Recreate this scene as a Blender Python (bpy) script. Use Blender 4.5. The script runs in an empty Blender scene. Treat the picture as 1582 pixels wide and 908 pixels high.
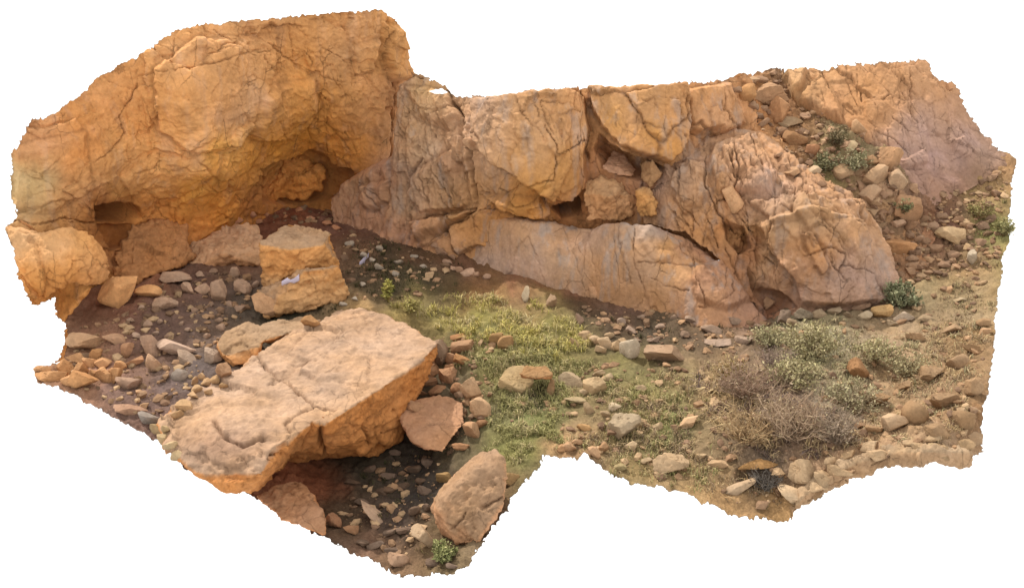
import bpy, bmesh, math, random
import numpy as np
from mathutils import Vector, Matrix
from mathutils.bvhtree import BVHTree

random.seed(7); RNG = np.random.default_rng(7)
scene = bpy.context.scene
COL = scene.collection

# ------------------------------------------------------------------ camera
CAM = np.array([0.0, 0.0, 12.0]); PITCH = math.radians(22); HFOV = math.radians(40)
FPX = 791.0 / math.tan(HFOV / 2)
FW = np.array([0, math.cos(PITCH), -math.sin(PITCH)]); RT = np.array([1.0, 0, 0]); UP = np.array([0, math.sin(PITCH), math.cos(PITCH)])
cd = bpy.data.cameras.new('camera'); cam = bpy.data.objects.new('camera', cd); COL.objects.link(cam)
cam.location = CAM; cam.rotation_euler = (math.pi / 2 - PITCH, 0, 0)
cd.angle = HFOV; cd.sensor_fit = 'HORIZONTAL'; cd.clip_end = 500
scene.camera = cam

def ray(px, py):
    px = np.asarray(px, float); py = np.asarray(py, float)
    return FW + RT * ((px - 791) / FPX)[..., None] + UP * ((454 - py) / FPX)[..., None]
def at_z(px, py, z):
    d = ray(px, py); return CAM + d * ((z - CAM[2]) / d[2])
def at_y(px, py, y):
    d = ray(px, py); return CAM + d * (y / d[1])
def project(P):
    v = P - CAM; t = v @ FW
    return 791 + FPX * (v @ RT) / t, 454 - FPX * (v @ UP) / t, t

# ------------------------------------------------------------------ numpy noise
def _h(ix, iy, iz, seed):
    h = (ix.astype(np.uint32) * np.uint32(374761393)) ^ (iy.astype(np.uint32) * np.uint32(668265263)) ^ (iz.astype(np.uint32) * np.uint32(2147483647)) ^ np.uint32((seed * 974711 + 12345) & 0xffffffff)
    h = (h ^ (h >> np.uint32(13))) * np.uint32(1274126177)
    h = (h ^ (h >> np.uint32(16))) * np.uint32(2246822519)
    return h ^ (h >> np.uint32(15))
def _f(h): return h.astype(np.float64) / 4294967295.0
def noise(P, seed=0):
    I = np.floor(P).astype(np.int64); F = P - I; W = F * F * F * (F * (F * 6 - 15) + 10)
    out = np.zeros(len(P))
    for dx in (0, 1):
        for dy in (0, 1):
            for dz in (0, 1):
                h = _h(I[:, 0] + dx, I[:, 1] + dy, I[:, 2] + dz, seed)
                gx = (h & np.uint32(1023)).astype(float) / 511.5 - 1; gy = ((h >> np.uint32(10)) & np.uint32(1023)).astype(float) / 511.5 - 1; gz = ((h >> np.uint32(20)) & np.uint32(1023)).astype(float) / 511.5 - 1
                v = gx * (F[:, 0] - dx) + gy * (F[:, 1] - dy) + gz * (F[:, 2] - dz)
                out += v * (W[:, 0] if dx else 1 - W[:, 0]) * (W[:, 1] if dy else 1 - W[:, 1]) * (W[:, 2] if dz else 1 - W[:, 2])
    return out * 1.4
def fbm(P, oct=5, gain=.5, seed=0):
    a, s, out, n = 1.0, 1.0, np.zeros(len(P)), 0
    for o in range(oct):
        out += a * noise(P * s + 17.3 * o, seed + o); n += a; a *= gain; s *= 2.03
    return out / n * 1.6
def ridged(P, oct=4, seed=0):
    a, s, out = 1.0, 1.0, np.zeros(len(P))
    for o in range(oct):
        out += a * (1 - np.abs(noise(P * s + 9.1 * o, seed + o)) * 2); a *= .5; s *= 2.07
    return out / 1.9
def worley(P, seed=0):
    I = np.floor(P).astype(np.int64); n = len(P)
    f1 = np.full(n, 9.0); f2 = np.full(n, 9.0); c1 = np.zeros((n, 3)); id1 = np.zeros(n, np.uint32)
    for dx in (-1, 0, 1):
        for dy in (-1, 0, 1):
            for dz in (-1, 0, 1):
                J = I + np.array([dx, dy, dz]); h = _h(J[:, 0], J[:, 1], J[:, 2], seed)
                q = np.stack([(h & np.uint32(1023)), (h >> np.uint32(10)) & np.uint32(1023), (h >> np.uint32(20)) & np.uint32(1023)], 1).astype(float) / 1023.0
                c = J + q; d = np.sqrt(((P - c) ** 2).sum(1))
                m = d < f1
                f2 = np.where(m, f1, np.minimum(f2, d)); f1 = np.where(m, d, f1)
                c1[m] = c[m]; id1[m] = h[m]
    return f1, f2, c1, id1
def sstep(a, b, x):
    t = np.clip((x - a) / (b - a), 0, 1); return t * t * (3 - 2 * t)

def rock_relief(P, seed, size=1.6, amp=1.0, stretch=(1, 1, 1), cracks=1.0):
    """angular, cracked relief (metres) and a crack mask, from world position"""
    Q = P * np.array(stretch)
    w = np.stack([fbm(Q * 1.7 + 3.1 * k, 4, .55, seed=seed + 40 + k) for k in range(3)], 1)
    def cells(k, jit, sd):
        A = (Q + w * jit) / k; f1, f2, c, i = worley(A, sd)
        rv = np.stack([_f(_h(i, i, i, 5 + m)) - .5 for m in range(3)], 1)
        return ((A - c) * rv).sum(1) * k, _f(_h(i, i, i, 11)) - .5, f2 - f1
    t1, o1, e1 = cells(size, .16, seed)
    t2, o2, e2 = cells(size * .36, .10, seed + 3)
    t3, o3, e3 = cells(size * .13, .05, seed + 6)
    patch = sstep(-.05, .55, fbm(P * .45, 3, seed=seed + 77)); patch2 = sstep(-.05, .5, fbm(P * .6 + 5, 3, seed=seed + 78)); patch3 = sstep(-.1, .55, fbm(P * .9 + 8, 3, seed=seed + 79))
    d = t1 * .26 + o1 * .10 * size * (.4 + .6 * patch) + (t2 * .5 + o2 * .07 * size) * (.3 + .7 * patch2) + (t3 * .6 + o3 * .03 * size) * (.2 + .8 * patch3)
    d += .045 * size * fbm(Q / size * 1.3, 3, .5, seed + 9) + .04 * fbm(Q * 2.6, 6, .66, seed + 12) + .10 * (ridged(Q * .9 + w * .5, 6, seed + 13) - .5) + .05 * (ridged(Q * 2.9 + w, 5, seed + 14) - .5)
    k1 = 1 - sstep(0.0, .045, e1); k2 = 1 - sstep(0.0, .07, e2); k3 = 1 - sstep(0, .1, e3)
    hl = Q + w * .35; rg = np.abs(noise(hl * 1.1, seed + 60)) + .25 * np.abs(noise(hl * 3.7, seed + 61))
    hair = (1 - sstep(.0, .035, rg)) * patch2
    rg2 = np.abs(noise(hl * 3.1 + 7, seed + 63)) + .3 * np.abs(noise(hl * 9.0, seed + 64)); hair2 = (1 - sstep(.0, .05, rg2)) * sstep(-.1, .4, fbm(P * .8 + 3, 3, seed=seed + 80))
    d = d * amp - cracks * (.04 * size * k1 * patch + .02 * size * k2 * patch2 + .008 * size * k3 * patch3 + .03 * hair + .012 * hair2)
    ck = np.clip(k1 * patch * .7 + k2 * patch2 * .5 + k3 * patch3 * .22 + hair * .6 + hair2 * .38, 0, 1)
    return d, ck

# ------------------------------------------------------------------ colours
def lin(c):
    c = np.asarray(c, float) / 255.0
    return np.where(c <= .04045, c / 12.92, ((c + .055) / 1.055) ** 2.4)

# ------------------------------------------------------------------ 2-D helpers
def tps(xy, v, reg=1e-4):
    xy = np.asarray(xy, float) / 500.0; v = np.asarray(v, float); n = len(xy)
    def U(r2): return r2 * np.log(r2 + 1e-12)
    K = U(((xy[:, None] - xy[None]) ** 2).sum(-1)) + reg * np.eye(n)
    Pm = np.hstack([np.ones((n, 1)), xy]); M = np.zeros((n + 3, n + 3)); M[:n, :n] = K; M[:n, n:] = Pm; M[n:, :n] = Pm.T
    s = np.linalg.solve(M, np.concatenate([v, np.zeros(3)]))
    def f(q):
        q = np.asarray(q, float).reshape(-1, 2) / 500.0; out = s[n] + q @ s[n + 1:]
        for a in range(n): out = out + s[a] * U(((q - xy[a]) ** 2).sum(-1))
        return out
    return f
def inside(q, poly):
    poly = np.asarray(poly, float); x, y = q[:, 0], q[:, 1]; r = np.zeros(len(q), bool); j = len(poly) - 1
    for i in range(len(poly)):
        xi, yi = poly[i]; xj, yj = poly[j]
        if yi != yj:
            r ^= ((yi > y) != (yj > y)) & (x < (xj - xi) * (y - yi) / (yj - yi) + xi)
        j = i
    return r
def dist_line(q, pts, closed=False):
    pts = np.asarray(pts, float); best = np.full(len(q), 1e9)
    for a, b in list(zip(pts[:-1], pts[1:])) + ([(pts[-1], pts[0])] if closed else []):
        ab = b - a; u = np.clip(((q - a) @ ab) / (ab @ ab + 1e-9), 0, 1)
        best = np.minimum(best, np.hypot(*(q - a - u[:, None] * ab).T))
    return best
def q3(q, s, k=0.0): return np.stack([q[:, 0] / s, q[:, 1] / s, np.full(len(q), k)], 1)

OUTLINE = [(48,188),(62,180),(95,170),(130,140),(155,118),(185,100),(210,88),(240,68),(275,46),(310,38),(360,33),(400,29),(470,23),(530,18),(585,14),(597,25),(612,30),(616,42),(612,48),(624,70),(632,98),(638,115),(655,114),(663,124),(680,128),(690,138),(697,147),(725,150),(755,152),(790,148),(830,142),(870,140),(888,138),(892,133),(900,138),(950,135),(1000,132),(1060,130),(1110,125),(1130,118),(1160,112),(1195,108),(1215,110),(1260,104),(1300,103),(1325,102),(1370,99),(1432,92),(1440,110),(1470,130),(1485,155),(1495,175),(1510,195),(1535,225),(1568,244),(1566,285),(1562,300),(1558,370),(1552,400),(1545,440),(1540,480),(1535,540),(1530,590),(1518,640),(1515,680),(1520,705),(1500,717),(1480,713),(1440,706),(1400,710),(1370,716),(1330,720),(1310,735),(1290,748),(1272,755),(1272,768),(1240,775),(1225,790),(1215,810),(1190,805),(1150,800),(1120,785),(1090,775),(1060,762),(1020,752),(975,745),(950,735),(925,718),(900,710),(870,706),(842,710),(830,725),(815,745),(800,760),(790,775),(785,795),(770,810),(755,825),(740,850),(720,872),(700,885),(660,885),(620,888),(600,880),(575,862),(540,852),(500,828),(450,800),(405,775),(385,768),(345,755),(310,740),(275,715),(255,695),(235,680),(205,662),(165,635),(115,610),(60,590),(52,575),(75,560),(95,555),(105,520),(100,500),(88,482),(82,462),(48,473),(40,445),(32,420),(22,385),(10,358),(14,345),(25,335),(15,300),(14,285),(18,262),(16,240),(25,225),(37,205)]

# ------------------------------------------------------------------ materials
def rock_material(name, bump=.5, scale=1.0, rough=.92, grain=.25, fract=0.0):
    m = bpy.data.materials.new(name); m.use_nodes = True; nt = m.node_tree; N = nt.nodes; L = nt.links
    b = N['Principled BSDF']; b.inputs['Roughness'].default_value = rough; b.inputs['Specular IOR Level'].default_value = .15
    at = N.new('ShaderNodeAttribute'); at.attribute_name = 'Col'
    tc = N.new('ShaderNodeTexCoord')
    n1 = N.new('ShaderNodeTexNoise'); n1.inputs['Scale'].default_value = 14 * scale; n1.inputs['Detail'].default_value = 8; n1.inputs['Roughness'].default_value = .68
    n2 = N.new('ShaderNodeTexNoise'); n2.inputs['Scale'].default_value = 3.2 * scale; n2.inputs['Detail'].default_value = 6; n2.inputs['Roughness'].default_value = .6; n2.inputs['Distortion'].default_value = .6
    vo = N.new('ShaderNodeTexVoronoi'); vo.feature = 'DISTANCE_TO_EDGE'; vo.inputs['Scale'].default_value = 3.0 * scale
    ds = N.new('ShaderNodeVectorMath'); ds.operation = 'MULTIPLY_ADD'; ds.inputs[1].default_value = (.35, .35, .35)
    for n in (n1, n2): L.new(tc.outputs['Object'], n.inputs['Vector'])
    L.new(n2.outputs['Color'], ds.inputs[0]); L.new(tc.outputs['Object'], ds.inputs[2]); L.new(ds.outputs[0], vo.inputs['Vector'])
    mr = N.new('ShaderNodeMapRange'); mr.inputs[1].default_value = .3; mr.inputs[2].default_value = .7; mr.inputs[3].default_value = 1 - grain; mr.inputs[4].default_value = 1 + grain
    L.new(n1.outputs['Fac'], mr.inputs[0])
    mr2 = N.new('ShaderNodeMapRange'); mr2.inputs[1].default_value = .3; mr2.inputs[2].default_value = .7; mr2.inputs[3].default_value = .88; mr2.inputs[4].default_value = 1.12
    L.new(n2.outputs['Fac'], mr2.inputs[0])
    mu = N.new('ShaderNodeMath'); mu.operation = 'MULTIPLY'; L.new(mr.outputs[0], mu.inputs[0]); L.new(mr2.outputs[0], mu.inputs[1])
    vm = N.new('ShaderNodeVectorMath'); vm.operation = 'SCALE'; L.new(at.outputs['Color'], vm.inputs[0]); L.new(mu.outputs[0], vm.inputs['Scale'])
    col = vm.outputs[0]; cr_h = None
    if fract:
        mp = N.new('ShaderNodeMapping'); mp.inputs['Scale'].default_value = (1.25, 1.1, .62); mp.inputs['Rotation'].default_value = (0, .32, 0); L.new(tc.outputs['Object'], mp.inputs['Vector'])
        nd = N.new('ShaderNodeTexNoise'); nd.inputs['Scale'].default_value = 2.2; nd.inputs['Detail'].default_value = 7; nd.inputs['Roughness'].default_value = .65; L.new(mp.outputs[0], nd.inputs['Vector'])
        for (sc, lw, dark, wob, seed) in ((.85, .014, .48, .34, 0), (1.9, .022, .34, .22, 5.3)):
            wv = N.new('ShaderNodeVectorMath'); wv.operation = 'MULTIPLY_ADD'; wv.inputs[1].default_value = (wob,) * 3; L.new(nd.outputs['Color'], wv.inputs[0])
            sh = N.new('ShaderNodeVectorMath'); sh.inputs[1].default_value = (seed,) * 3; L.new(mp.outputs[0], sh.inputs[0]); L.new(sh.outputs[0], wv.inputs[2])
            v = N.new('ShaderNodeTexVoronoi'); v.feature = 'DISTANCE_TO_EDGE'; v.inputs['Scale'].default_value = sc; L.new(wv.outputs[0], v.inputs['Vector'])
            r1 = N.new('ShaderNodeMapRange'); r1.inputs[1].default_value = 0; r1.inputs[2].default_value = lw; r1.inputs[3].default_value = 1; r1.inputs[4].default_value = 0; L.new(v.outputs['Distance'], r1.inputs[0])
            mk = N.new('ShaderNodeTexNoise'); mk.inputs['Scale'].default_value = .7 + sc * .2; mk.inputs['Detail'].default_value = 3; L.new(sh.outputs[0], mk.inputs['Vector'])
            r2 = N.new('ShaderNodeMapRange'); r2.inputs[1].default_value = .5; r2.inputs[2].default_value = .62; L.new(mk.outputs['Fac'], r2.inputs[0])
            pr = N.new('ShaderNodeMath'); pr.operation = 'MULTIPLY'; L.new(r1.outputs[0], pr.inputs[0]); L.new(r2.outputs[0], pr.inputs[1])
            dk = N.new('ShaderNodeMath'); dk.operation = 'MULTIPLY_ADD'; dk.inputs[1].default_value = -dark * fract; dk.inputs[2].default_value = 1; L.new(pr.outputs[0], dk.inputs[0])
            v2 = N.new('ShaderNodeVectorMath'); v2.operation = 'SCALE'; L.new(col, v2.inputs[0]); L.new(dk.outputs[0], v2.inputs['Scale']); col = v2.outputs[0]
            if cr_h is None: cr_h = pr.outputs[0]
            else:
                sm = N.new('ShaderNodeMath'); sm.operation = 'ADD'; L.new(cr_h, sm.inputs[0]); L.new(pr.outputs[0], sm.inputs[1]); cr_h = sm.outputs[0]
    L.new(col, b.inputs['Base Color'])
    ve = N.new('ShaderNodeMapRange'); ve.inputs[1].default_value = 0; ve.inputs[2].default_value = .05; L.new(vo.outputs['Distance'], ve.inputs[0])
    ad = N.new('ShaderNodeMath'); ad.operation = 'MULTIPLY_ADD'; ad.inputs[1].default_value = .12; L.new(ve.outputs[0], ad.inputs[0])
    a2 = N.new('ShaderNodeMath'); a2.operation = 'MULTIPLY_ADD'; a2.inputs[1].default_value = .6; L.new(n1.outputs['Fac'], a2.inputs[0]); L.new(n2.outputs['Fac'], a2.inputs[2])
    L.new(a2.outputs[0], ad.inputs[2])
    bp = N.new('ShaderNodeBump'); bp.inputs['Strength'].default_value = bump; bp.inputs['Distance'].default_value = .06 / scale
    hsrc = ad.outputs[0]
    if cr_h is not None:
        sb = N.new('ShaderNodeMath'); sb.operation = 'MULTIPLY_ADD'; sb.inputs[1].default_value = -.7; L.new(cr_h, sb.inputs[0]); L.new(hsrc, sb.inputs[2]); hsrc = sb.outputs[0]
    L.new(hsrc, bp.inputs['Height']); L.new(bp.outputs[0], b.inputs['Normal'])
    return m
def leaf_material(name):
    m = bpy.data.materials.new(name); m.use_nodes = True; nt = m.node_tree; b = nt.nodes['Principled BSDF']
    at = nt.nodes.new('ShaderNodeAttribute'); at.attribute_name = 'Col'
    ns = nt.nodes.new('ShaderNodeTexNoise'); ns.inputs['Scale'].default_value = 9
    mr = nt.nodes.new('ShaderNodeMapRange'); mr.inputs[1].default_value = .3; mr.inputs[2].default_value = .7; mr.inputs[3].default_value = .75; mr.inputs[4].default_value = 1.25
    vm = nt.nodes.new('ShaderNodeVectorMath'); vm.operation = 'SCALE'
    tc = nt.nodes.new('ShaderNodeTexCoord'); nt.links.new(tc.outputs['Object'], ns.inputs['Vector']); nt.links.new(ns.outputs['Fac'], mr.inputs[0])
    nt.links.new(at.outputs['Color'], vm.inputs[0]); nt.links.new(mr.outputs[0], vm.inputs['Scale'])
    nt.links.new(vm.outputs[0], b.inputs['Base Color']); b.inputs['Roughness'].default_value = .8; b.inputs['Specular IOR Level'].default_value = .1
    return m
M_CLIFF = rock_material('limestone_cliff', .45, 1.0, .92, .13, 1.0)
M_STONE = rock_material('loose_limestone', .45, 1.6, .92, .15)
M_BOULDER = rock_material('boulder_limestone', .5, 1.2, .92, .15, .6)
M_SOIL = rock_material('soil', .8, 1.8, .97, .3)
M_LEAF = leaf_material('leaf'); M_TWIG = leaf_material('twig')
M_SCRAP = bpy.data.materials.new('plastic_scrap'); M_SCRAP.use_nodes = True
_n = M_SCRAP.node_tree.nodes.new('ShaderNodeTexNoise'); _n.inputs['Scale'].default_value = 12
_r = M_SCRAP.node_tree.nodes.new('ShaderNodeValToRGB'); _r.color_ramp.elements[0].color = (.42, .36, .50, 1); _r.color_ramp.elements[1].color = (.72, .68, .78, 1)
M_SCRAP.node_tree.links.new(_n.outputs['Fac'], _r.inputs[0]); M_SCRAP.node_tree.links.new(_r.outputs[0], M_SCRAP.node_tree.nodes['Principled BSDF'].inputs['Base Color'])

# ------------------------------------------------------------------ object helpers
def mesh_obj(name, V, F, C, mat, parent=None, smooth=True, origin=None, sharp=None):
    V = np.asarray(V, float); o0 = np.zeros(3) if origin is None else np.asarray(origin, float)
    me = bpy.data.meshes.new(name); F = F if isinstance(F, list) else F.tolist()
    me.from_pydata((V - o0).tolist(), [], F)
    if C is not None:
        a = me.color_attributes.new('Col', 'FLOAT_COLOR', 'POINT')
        a.data.foreach_set('color', np.hstack([np.clip(C, 0, 1), np.ones((len(C), 1))]).astype(np.float32).ravel())
    me.polygons.foreach_set('use_smooth', [smooth] * len(me.polygons)); me.update()
    if sharp: me.set_sharp_from_angle(angle=math.radians(sharp))
    me.materials.append(mat)
    o = bpy.data.objects.new(name, me); o.location = o0; COL.objects.link(o)
    if parent is not None: o.parent = parent
    return o
def tag(o, label=None, cat=None, group=None, kind=None):
    if label: o['label'] = label
    if cat: o['category'] = cat
    if group: o['group'] = group
    if kind: o['kind'] = kind
    return o

TREES = {}
def register(name, V, F):
    TREES[name] = BVHTree.FromPolygons([tuple(v) for v in V], F if isinstance(F, list) else F.tolist())
def hit(px, py, names=None):
    d = ray(px, py); best = None
    for k in (names or TREES):
        r = TREES[k].ray_cast(Vector(CAM), Vector(d))
        if r[0] is not None and (best is None or r[3] < best[3]): best = r
    return (np.array(best[0]), np.array(best[1])) if best else None

def idw(q, pts, vals, p=2.6, soft=18.0):
    num = np.zeros((len(q), vals.shape[1])); den = np.zeros(len(q))
    for c, v in zip(pts, vals):
        w = (((q - c) ** 2).sum(1) + soft * soft) ** (-p / 2 - .2); num += w[:, None] * v; den += w
    return num / den[:, None]

def sheet(name, poly, inv, paints, mat, step=2.0, curl=None, blocks=(), caves=(), cracks=(), relief=None, lift=None, streak=0.0,
          jag=True, stain_shade=(88, 58, 38), warp=7.0, dirt_shade=.62, extra=None, illum=1.0, colnoise=.16, relief2=None, holes=(), fresh=.8, tint=(1, 1, 1), under=1.0):
    """A patch of ground or rock face: world surface from depth controls, real relief pushed along its normals."""
    poly = np.asarray(poly, float); x0, y0 = poly.min(0) - 6; x1, y1 = poly.max(0) + 6
    X, Y = np.meshgrid(np.arange(x0, x1 + step, step), np.arange(y0, y1 + step, step)); H, Wd = X.shape
    q = np.stack([X.ravel(), Y.ravel()], 1); t = 1 / inv(q); P = CAM + ray(q[:, 0], q[:, 1]) * t[:, None]
    G = P.reshape(H, Wd, 3); n = np.cross(np.gradient(G, axis=0), np.gradient(G, axis=1)).reshape(-1, 3)
    n /= np.linalg.norm(n, axis=1)[:, None] + 1e-12
    n[((P - CAM) * n).sum(1) > 0] *= -1
    wq = q + np.stack([fbm(q3(q, 17, 1), 4, .6, seed=91), fbm(q3(q, 17, 2), 4, .6, seed=92)], 1) * warp * .55
    push = np.zeros(len(q)); ck = np.zeros(len(q))
    for (pl, off, edge) in blocks:                                     # outstanding blocks with a firm edge
        pl = np.asarray(pl, float); d = dist_line(wq, pl, True); ins = inside(wq, pl)
        sd = np.where(ins, d, -d); push += off * sstep(-edge * .35, edge, sd)
        if off > .1: ck = np.maximum(ck, .5 * np.exp(-((sd + edge * .4) / 2.2) ** 2))
    for (pl, dep, edge) in caves:
        pl = np.asarray(pl, float); w2 = q + (wq - q) * .5; d = dist_line(w2, pl, True); ins = inside(w2, pl)
        push -= dep * sstep(0, edge, np.where(ins, d, -d))
    for (pl, w, dep) in cracks:
        d = dist_line(wq, pl); wv = w * .5 * (1 + .5 * fbm(q3(q, 30, 5), 2, seed=33)); wv = np.maximum(wv, .6)
        g = np.exp(-(d / wv) ** 2); g = g * np.clip(.75 + 1.1 * fbm(q3(q, 40, 8), 3, seed=34), .15, 1); push -= .62 * dep * g; ck = np.maximum(ck, g * min(1, .3 + dep * 2))
    if relief:
        d, c = rock_relief(P, **relief)
        if relief2:
            pl, wd, kw = relief2; sd = np.where(inside(wq, pl), 1, -1) * dist_line(wq, pl, True); m = sstep(-wd, wd, sd)
            d2, c2 = rock_relief(P, **kw); d = d * (1 - m) + d2 * m; c = c * (1 - m) + c2 * m
        push += d; ck = np.maximum(ck, c * .7)
    if curl:
        w, dep = curl[:2]; edge = curl[2] if len(curl) > 2 else None
        d = dist_line(wq, edge) if edge is not None else dist_line(wq, poly, True)
        u = np.clip(1 - d / w, 0, 1); push -= dep * (1 - np.sqrt(np.maximum(0, 1 - u * u * .999)))
    P = P + n * push[:, None]
    if lift is not None: P[:, 2] += lift(P, q)
    keep = inside(wq if curl and not jag else q, poly)
    if jag:
        tooth = np.stack([noise(q3(q, 4.3, .5), 71), noise(q3(q, 4.3, 9.5), 72)], 1) * 3.6 + np.stack([noise(q3(q, 17, .5), 73), noise(q3(q, 17, 3.5), 74)], 1) * 4.0
        keep &= inside(q + tooth, OUTLINE)
    for hp in holes: keep &= ~inside(q + .5 * (wq - q), hp)
    # colours
    pc = np.array([p[:2] for p in paints], float); pv = np.array([lin(p[2:5]) / (p[5] if len(p) > 5 else illum * (under if 225 < p[1] < 350 and 200 < p[0] < 560 else 1)) for p in paints])  # paints below the overhang lightened, bounce light put into their colour
    cq = q + np.stack([fbm(q3(q, 60, 1), 4, seed=51), fbm(q3(q, 60, 2), 4, seed=52)], 1) * 28
    C = idw(cq, pc, pv)
    v = fbm(P * .8, 5, .6, 101); v2 = fbm(P * 3.1, 4, .6, 111)
    C = C * (1 + colnoise * v + colnoise * .7 * v2)[:, None]
    warm = fbm(P * .55 + 31, 4, .6, 121)
    C = C * (1 + warm[:, None] * np.array([.03, -.05, -.22]))
    pb = sstep(.12, .5, fbm(P * np.array([1.3, 1.3, 1.0]) + 71, 5, .62, 141))[:, None] * fresh; C = C * (1 - pb) + C * np.array([1.18, 1.2, 1.28]) * pb
    dk = sstep(.2, .6, fbm(P * np.array([1.7, 1.7, 1.1]) + 91, 5, .65, 151))[:, None] * fresh; C = C * (1 - dk * .28)
    C = C * np.array(tint)
    if streak:
        s = fbm(P * np.array([3.2, 3.2, .45]), 4, .6, 131); k = sstep(.05, .6, s)[:, None] * streak
        C = C * (1 - k) + C.mean(1)[:, None] * np.array([1.05, .98, .95]) * k
    if extra is not None: C = extra(C, P, q, n, push)
    k = (ck * dirt_shade)[:, None]; C = C * (1 - k) + lin(stain_shade) / max(illum, .8) * .6 * k  # cracks darkened: dirt, and crevice shade painted into the colour
    # faces
    idx = np.arange(H * Wd).reshape(H, Wd); K = keep.reshape(H, Wd)
    a, b, c_, d_ = idx[:-1, :-1], idx[:-1, 1:], idx[1:, 1:], idx[1:, :-1]
    ka, kb, kc, kd = K[:-1, :-1], K[:-1, 1:], K[1:, 1:], K[1:, :-1]
    full = ka & kb & kc & kd; F = np.stack([a, d_, c_, b], -1)[full].tolist()
    for (m, tri) in ((ka & kb & kc & ~kd, (a, c_, b)), (ka & kb & ~kc & kd, (a, d_, b)), (ka & ~kb & kc & kd, (a, d_, c_)), (~ka & kb & kc & kd, (b, d_, c_))):
        F += np.stack(tri, -1)[m].tolist()
    used = np.unique(np.concatenate([np.asarray(f) for f in F])) if F else np.array([], int)
    if jag:                                                           # dark broken rim along the outline
        rim = np.zeros_like(K)
        for ax in (0, 1):
            for s in (1, -1): rim |= K & ~np.roll(K, s, ax)
        rim = rim.ravel() & (dist_line(q, OUTLINE, True) < 11)
        C[rim] *= .5
    rm = np.full(H * Wd, -1); rm[used] = np.arange(len(used)); F = [[int(rm[i]) for i in f] for f in F]
    V = P[used]; base = V[V[:, 2].argmin()]
    o = mesh_obj(name, V, F, C[used], mat, origin=base); register(o.name, V, F)
    return o, V, C[used], q[used]

# ================================================================== GROUND
GZ = [(460,310,.35),(540,335,.3),(390,345,.3),(300,400,.25),(185,445,.2),(100,520,.05),(60,580,0),(115,610,-.1),(230,670,-.4),(170,600,-.05),(250,520,.1),(330,480,.15),(420,480,.1),(300,590,-.1),
      (660,378,.25),(760,415,.12),(850,440,0),(1000,480,0),(1120,495,-.05),(1190,495,0),(1300,480,.2),(1450,450,.55),(1565,250,2.3),(1550,400,1.0),(1480,330,1.5),(1440,390,.9),(1420,300,1.9),
      (1520,705,.25),(1470,650,.85),(1420,660,.7),(1510,620,.75),(1430,600,.45),(1350,690,.35),(1250,560,.45),(1180,650,.1),(1210,800,-.7),(1100,770,-.5),(1000,740,-.45),(860,700,-.4),(800,560,0),(900,560,0),(1050,600,0),(950,650,-.2),(820,640,-.25),
      (600,470,.35),(540,475,.35),(700,490,.15),(700,560,-.1),(730,640,-.5),(670,640,-.75),(700,720,-1.0),(630,740,-1.35),(560,740,-1.35),(480,740,-1.35),(620,850,-1.35),(540,830,-1.3),(430,790,-1.2),(700,870,-1.05),(780,770,-.75),(650,560,-.3),(350,600,-.1),(300,700,-.7),
      (1250,400,.5),(1370,350,1.4)]
_g = []
for (x, y, z) in GZ:
    d = ray(x, y); _g.append(1 / ((z - CAM[2]) / d[2]))
ground_inv = tps([p[:2] for p in GZ], _g, 1e-3)
def gpoint(px, py):
    t = 1 / ground_inv([(px, py)])[0]; return CAM + ray(px, py) * t

def ground_lift(P, q):
    Q = P * np.array([1, 1, 0]) + np.array([0, 0, .37])
    l = .16 * fbm(Q * .55, 4, .5, 201) + .07 * fbm(Q * 2.1, 4, .55, 211) + .035 * fbm(Q * 7, 3, .6, 216)
    f1, f2, c, i = worley(Q * 2.4 + .3 * fbm(Q * 2, 2, seed=5)[:, None], 221)
    r = _f(_h(i, i, i, 3)); pick = (r > .62)
    l += pick * .10 * np.clip(.42 - f1, 0, 1) / .42 * (.4 + r)
    f1, f2, c, i = worley(Q * 6.3, 231); r = _f(_h(i, i, i, 3)); l += (r > .5) * .045 * np.clip(.45 - f1, 0, 1) / .45
    rough = np.clip(dist_line(q, [(560,740),(640,740),(620,820)]) / 60, 0, 1)
    l += (1 - rough) * .12 * ridged(Q * 1.6, 4, 241)
    mound = np.clip(1 - dist_line(q, [(1380,650),(1440,640),(1510,640)]) / 55, 0, 1); l += mound * (.28 * (ridged(Q * 1.1, 5, 251) - .4))
    gully = np.clip(1 - dist_line(q, [(1150,735),(1215,748)]) / 16, 0, 1); l -= gully * .3
    return l
S_, L_ = 1.22, 1.48      # light reaching shaded and sunlit ground
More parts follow.
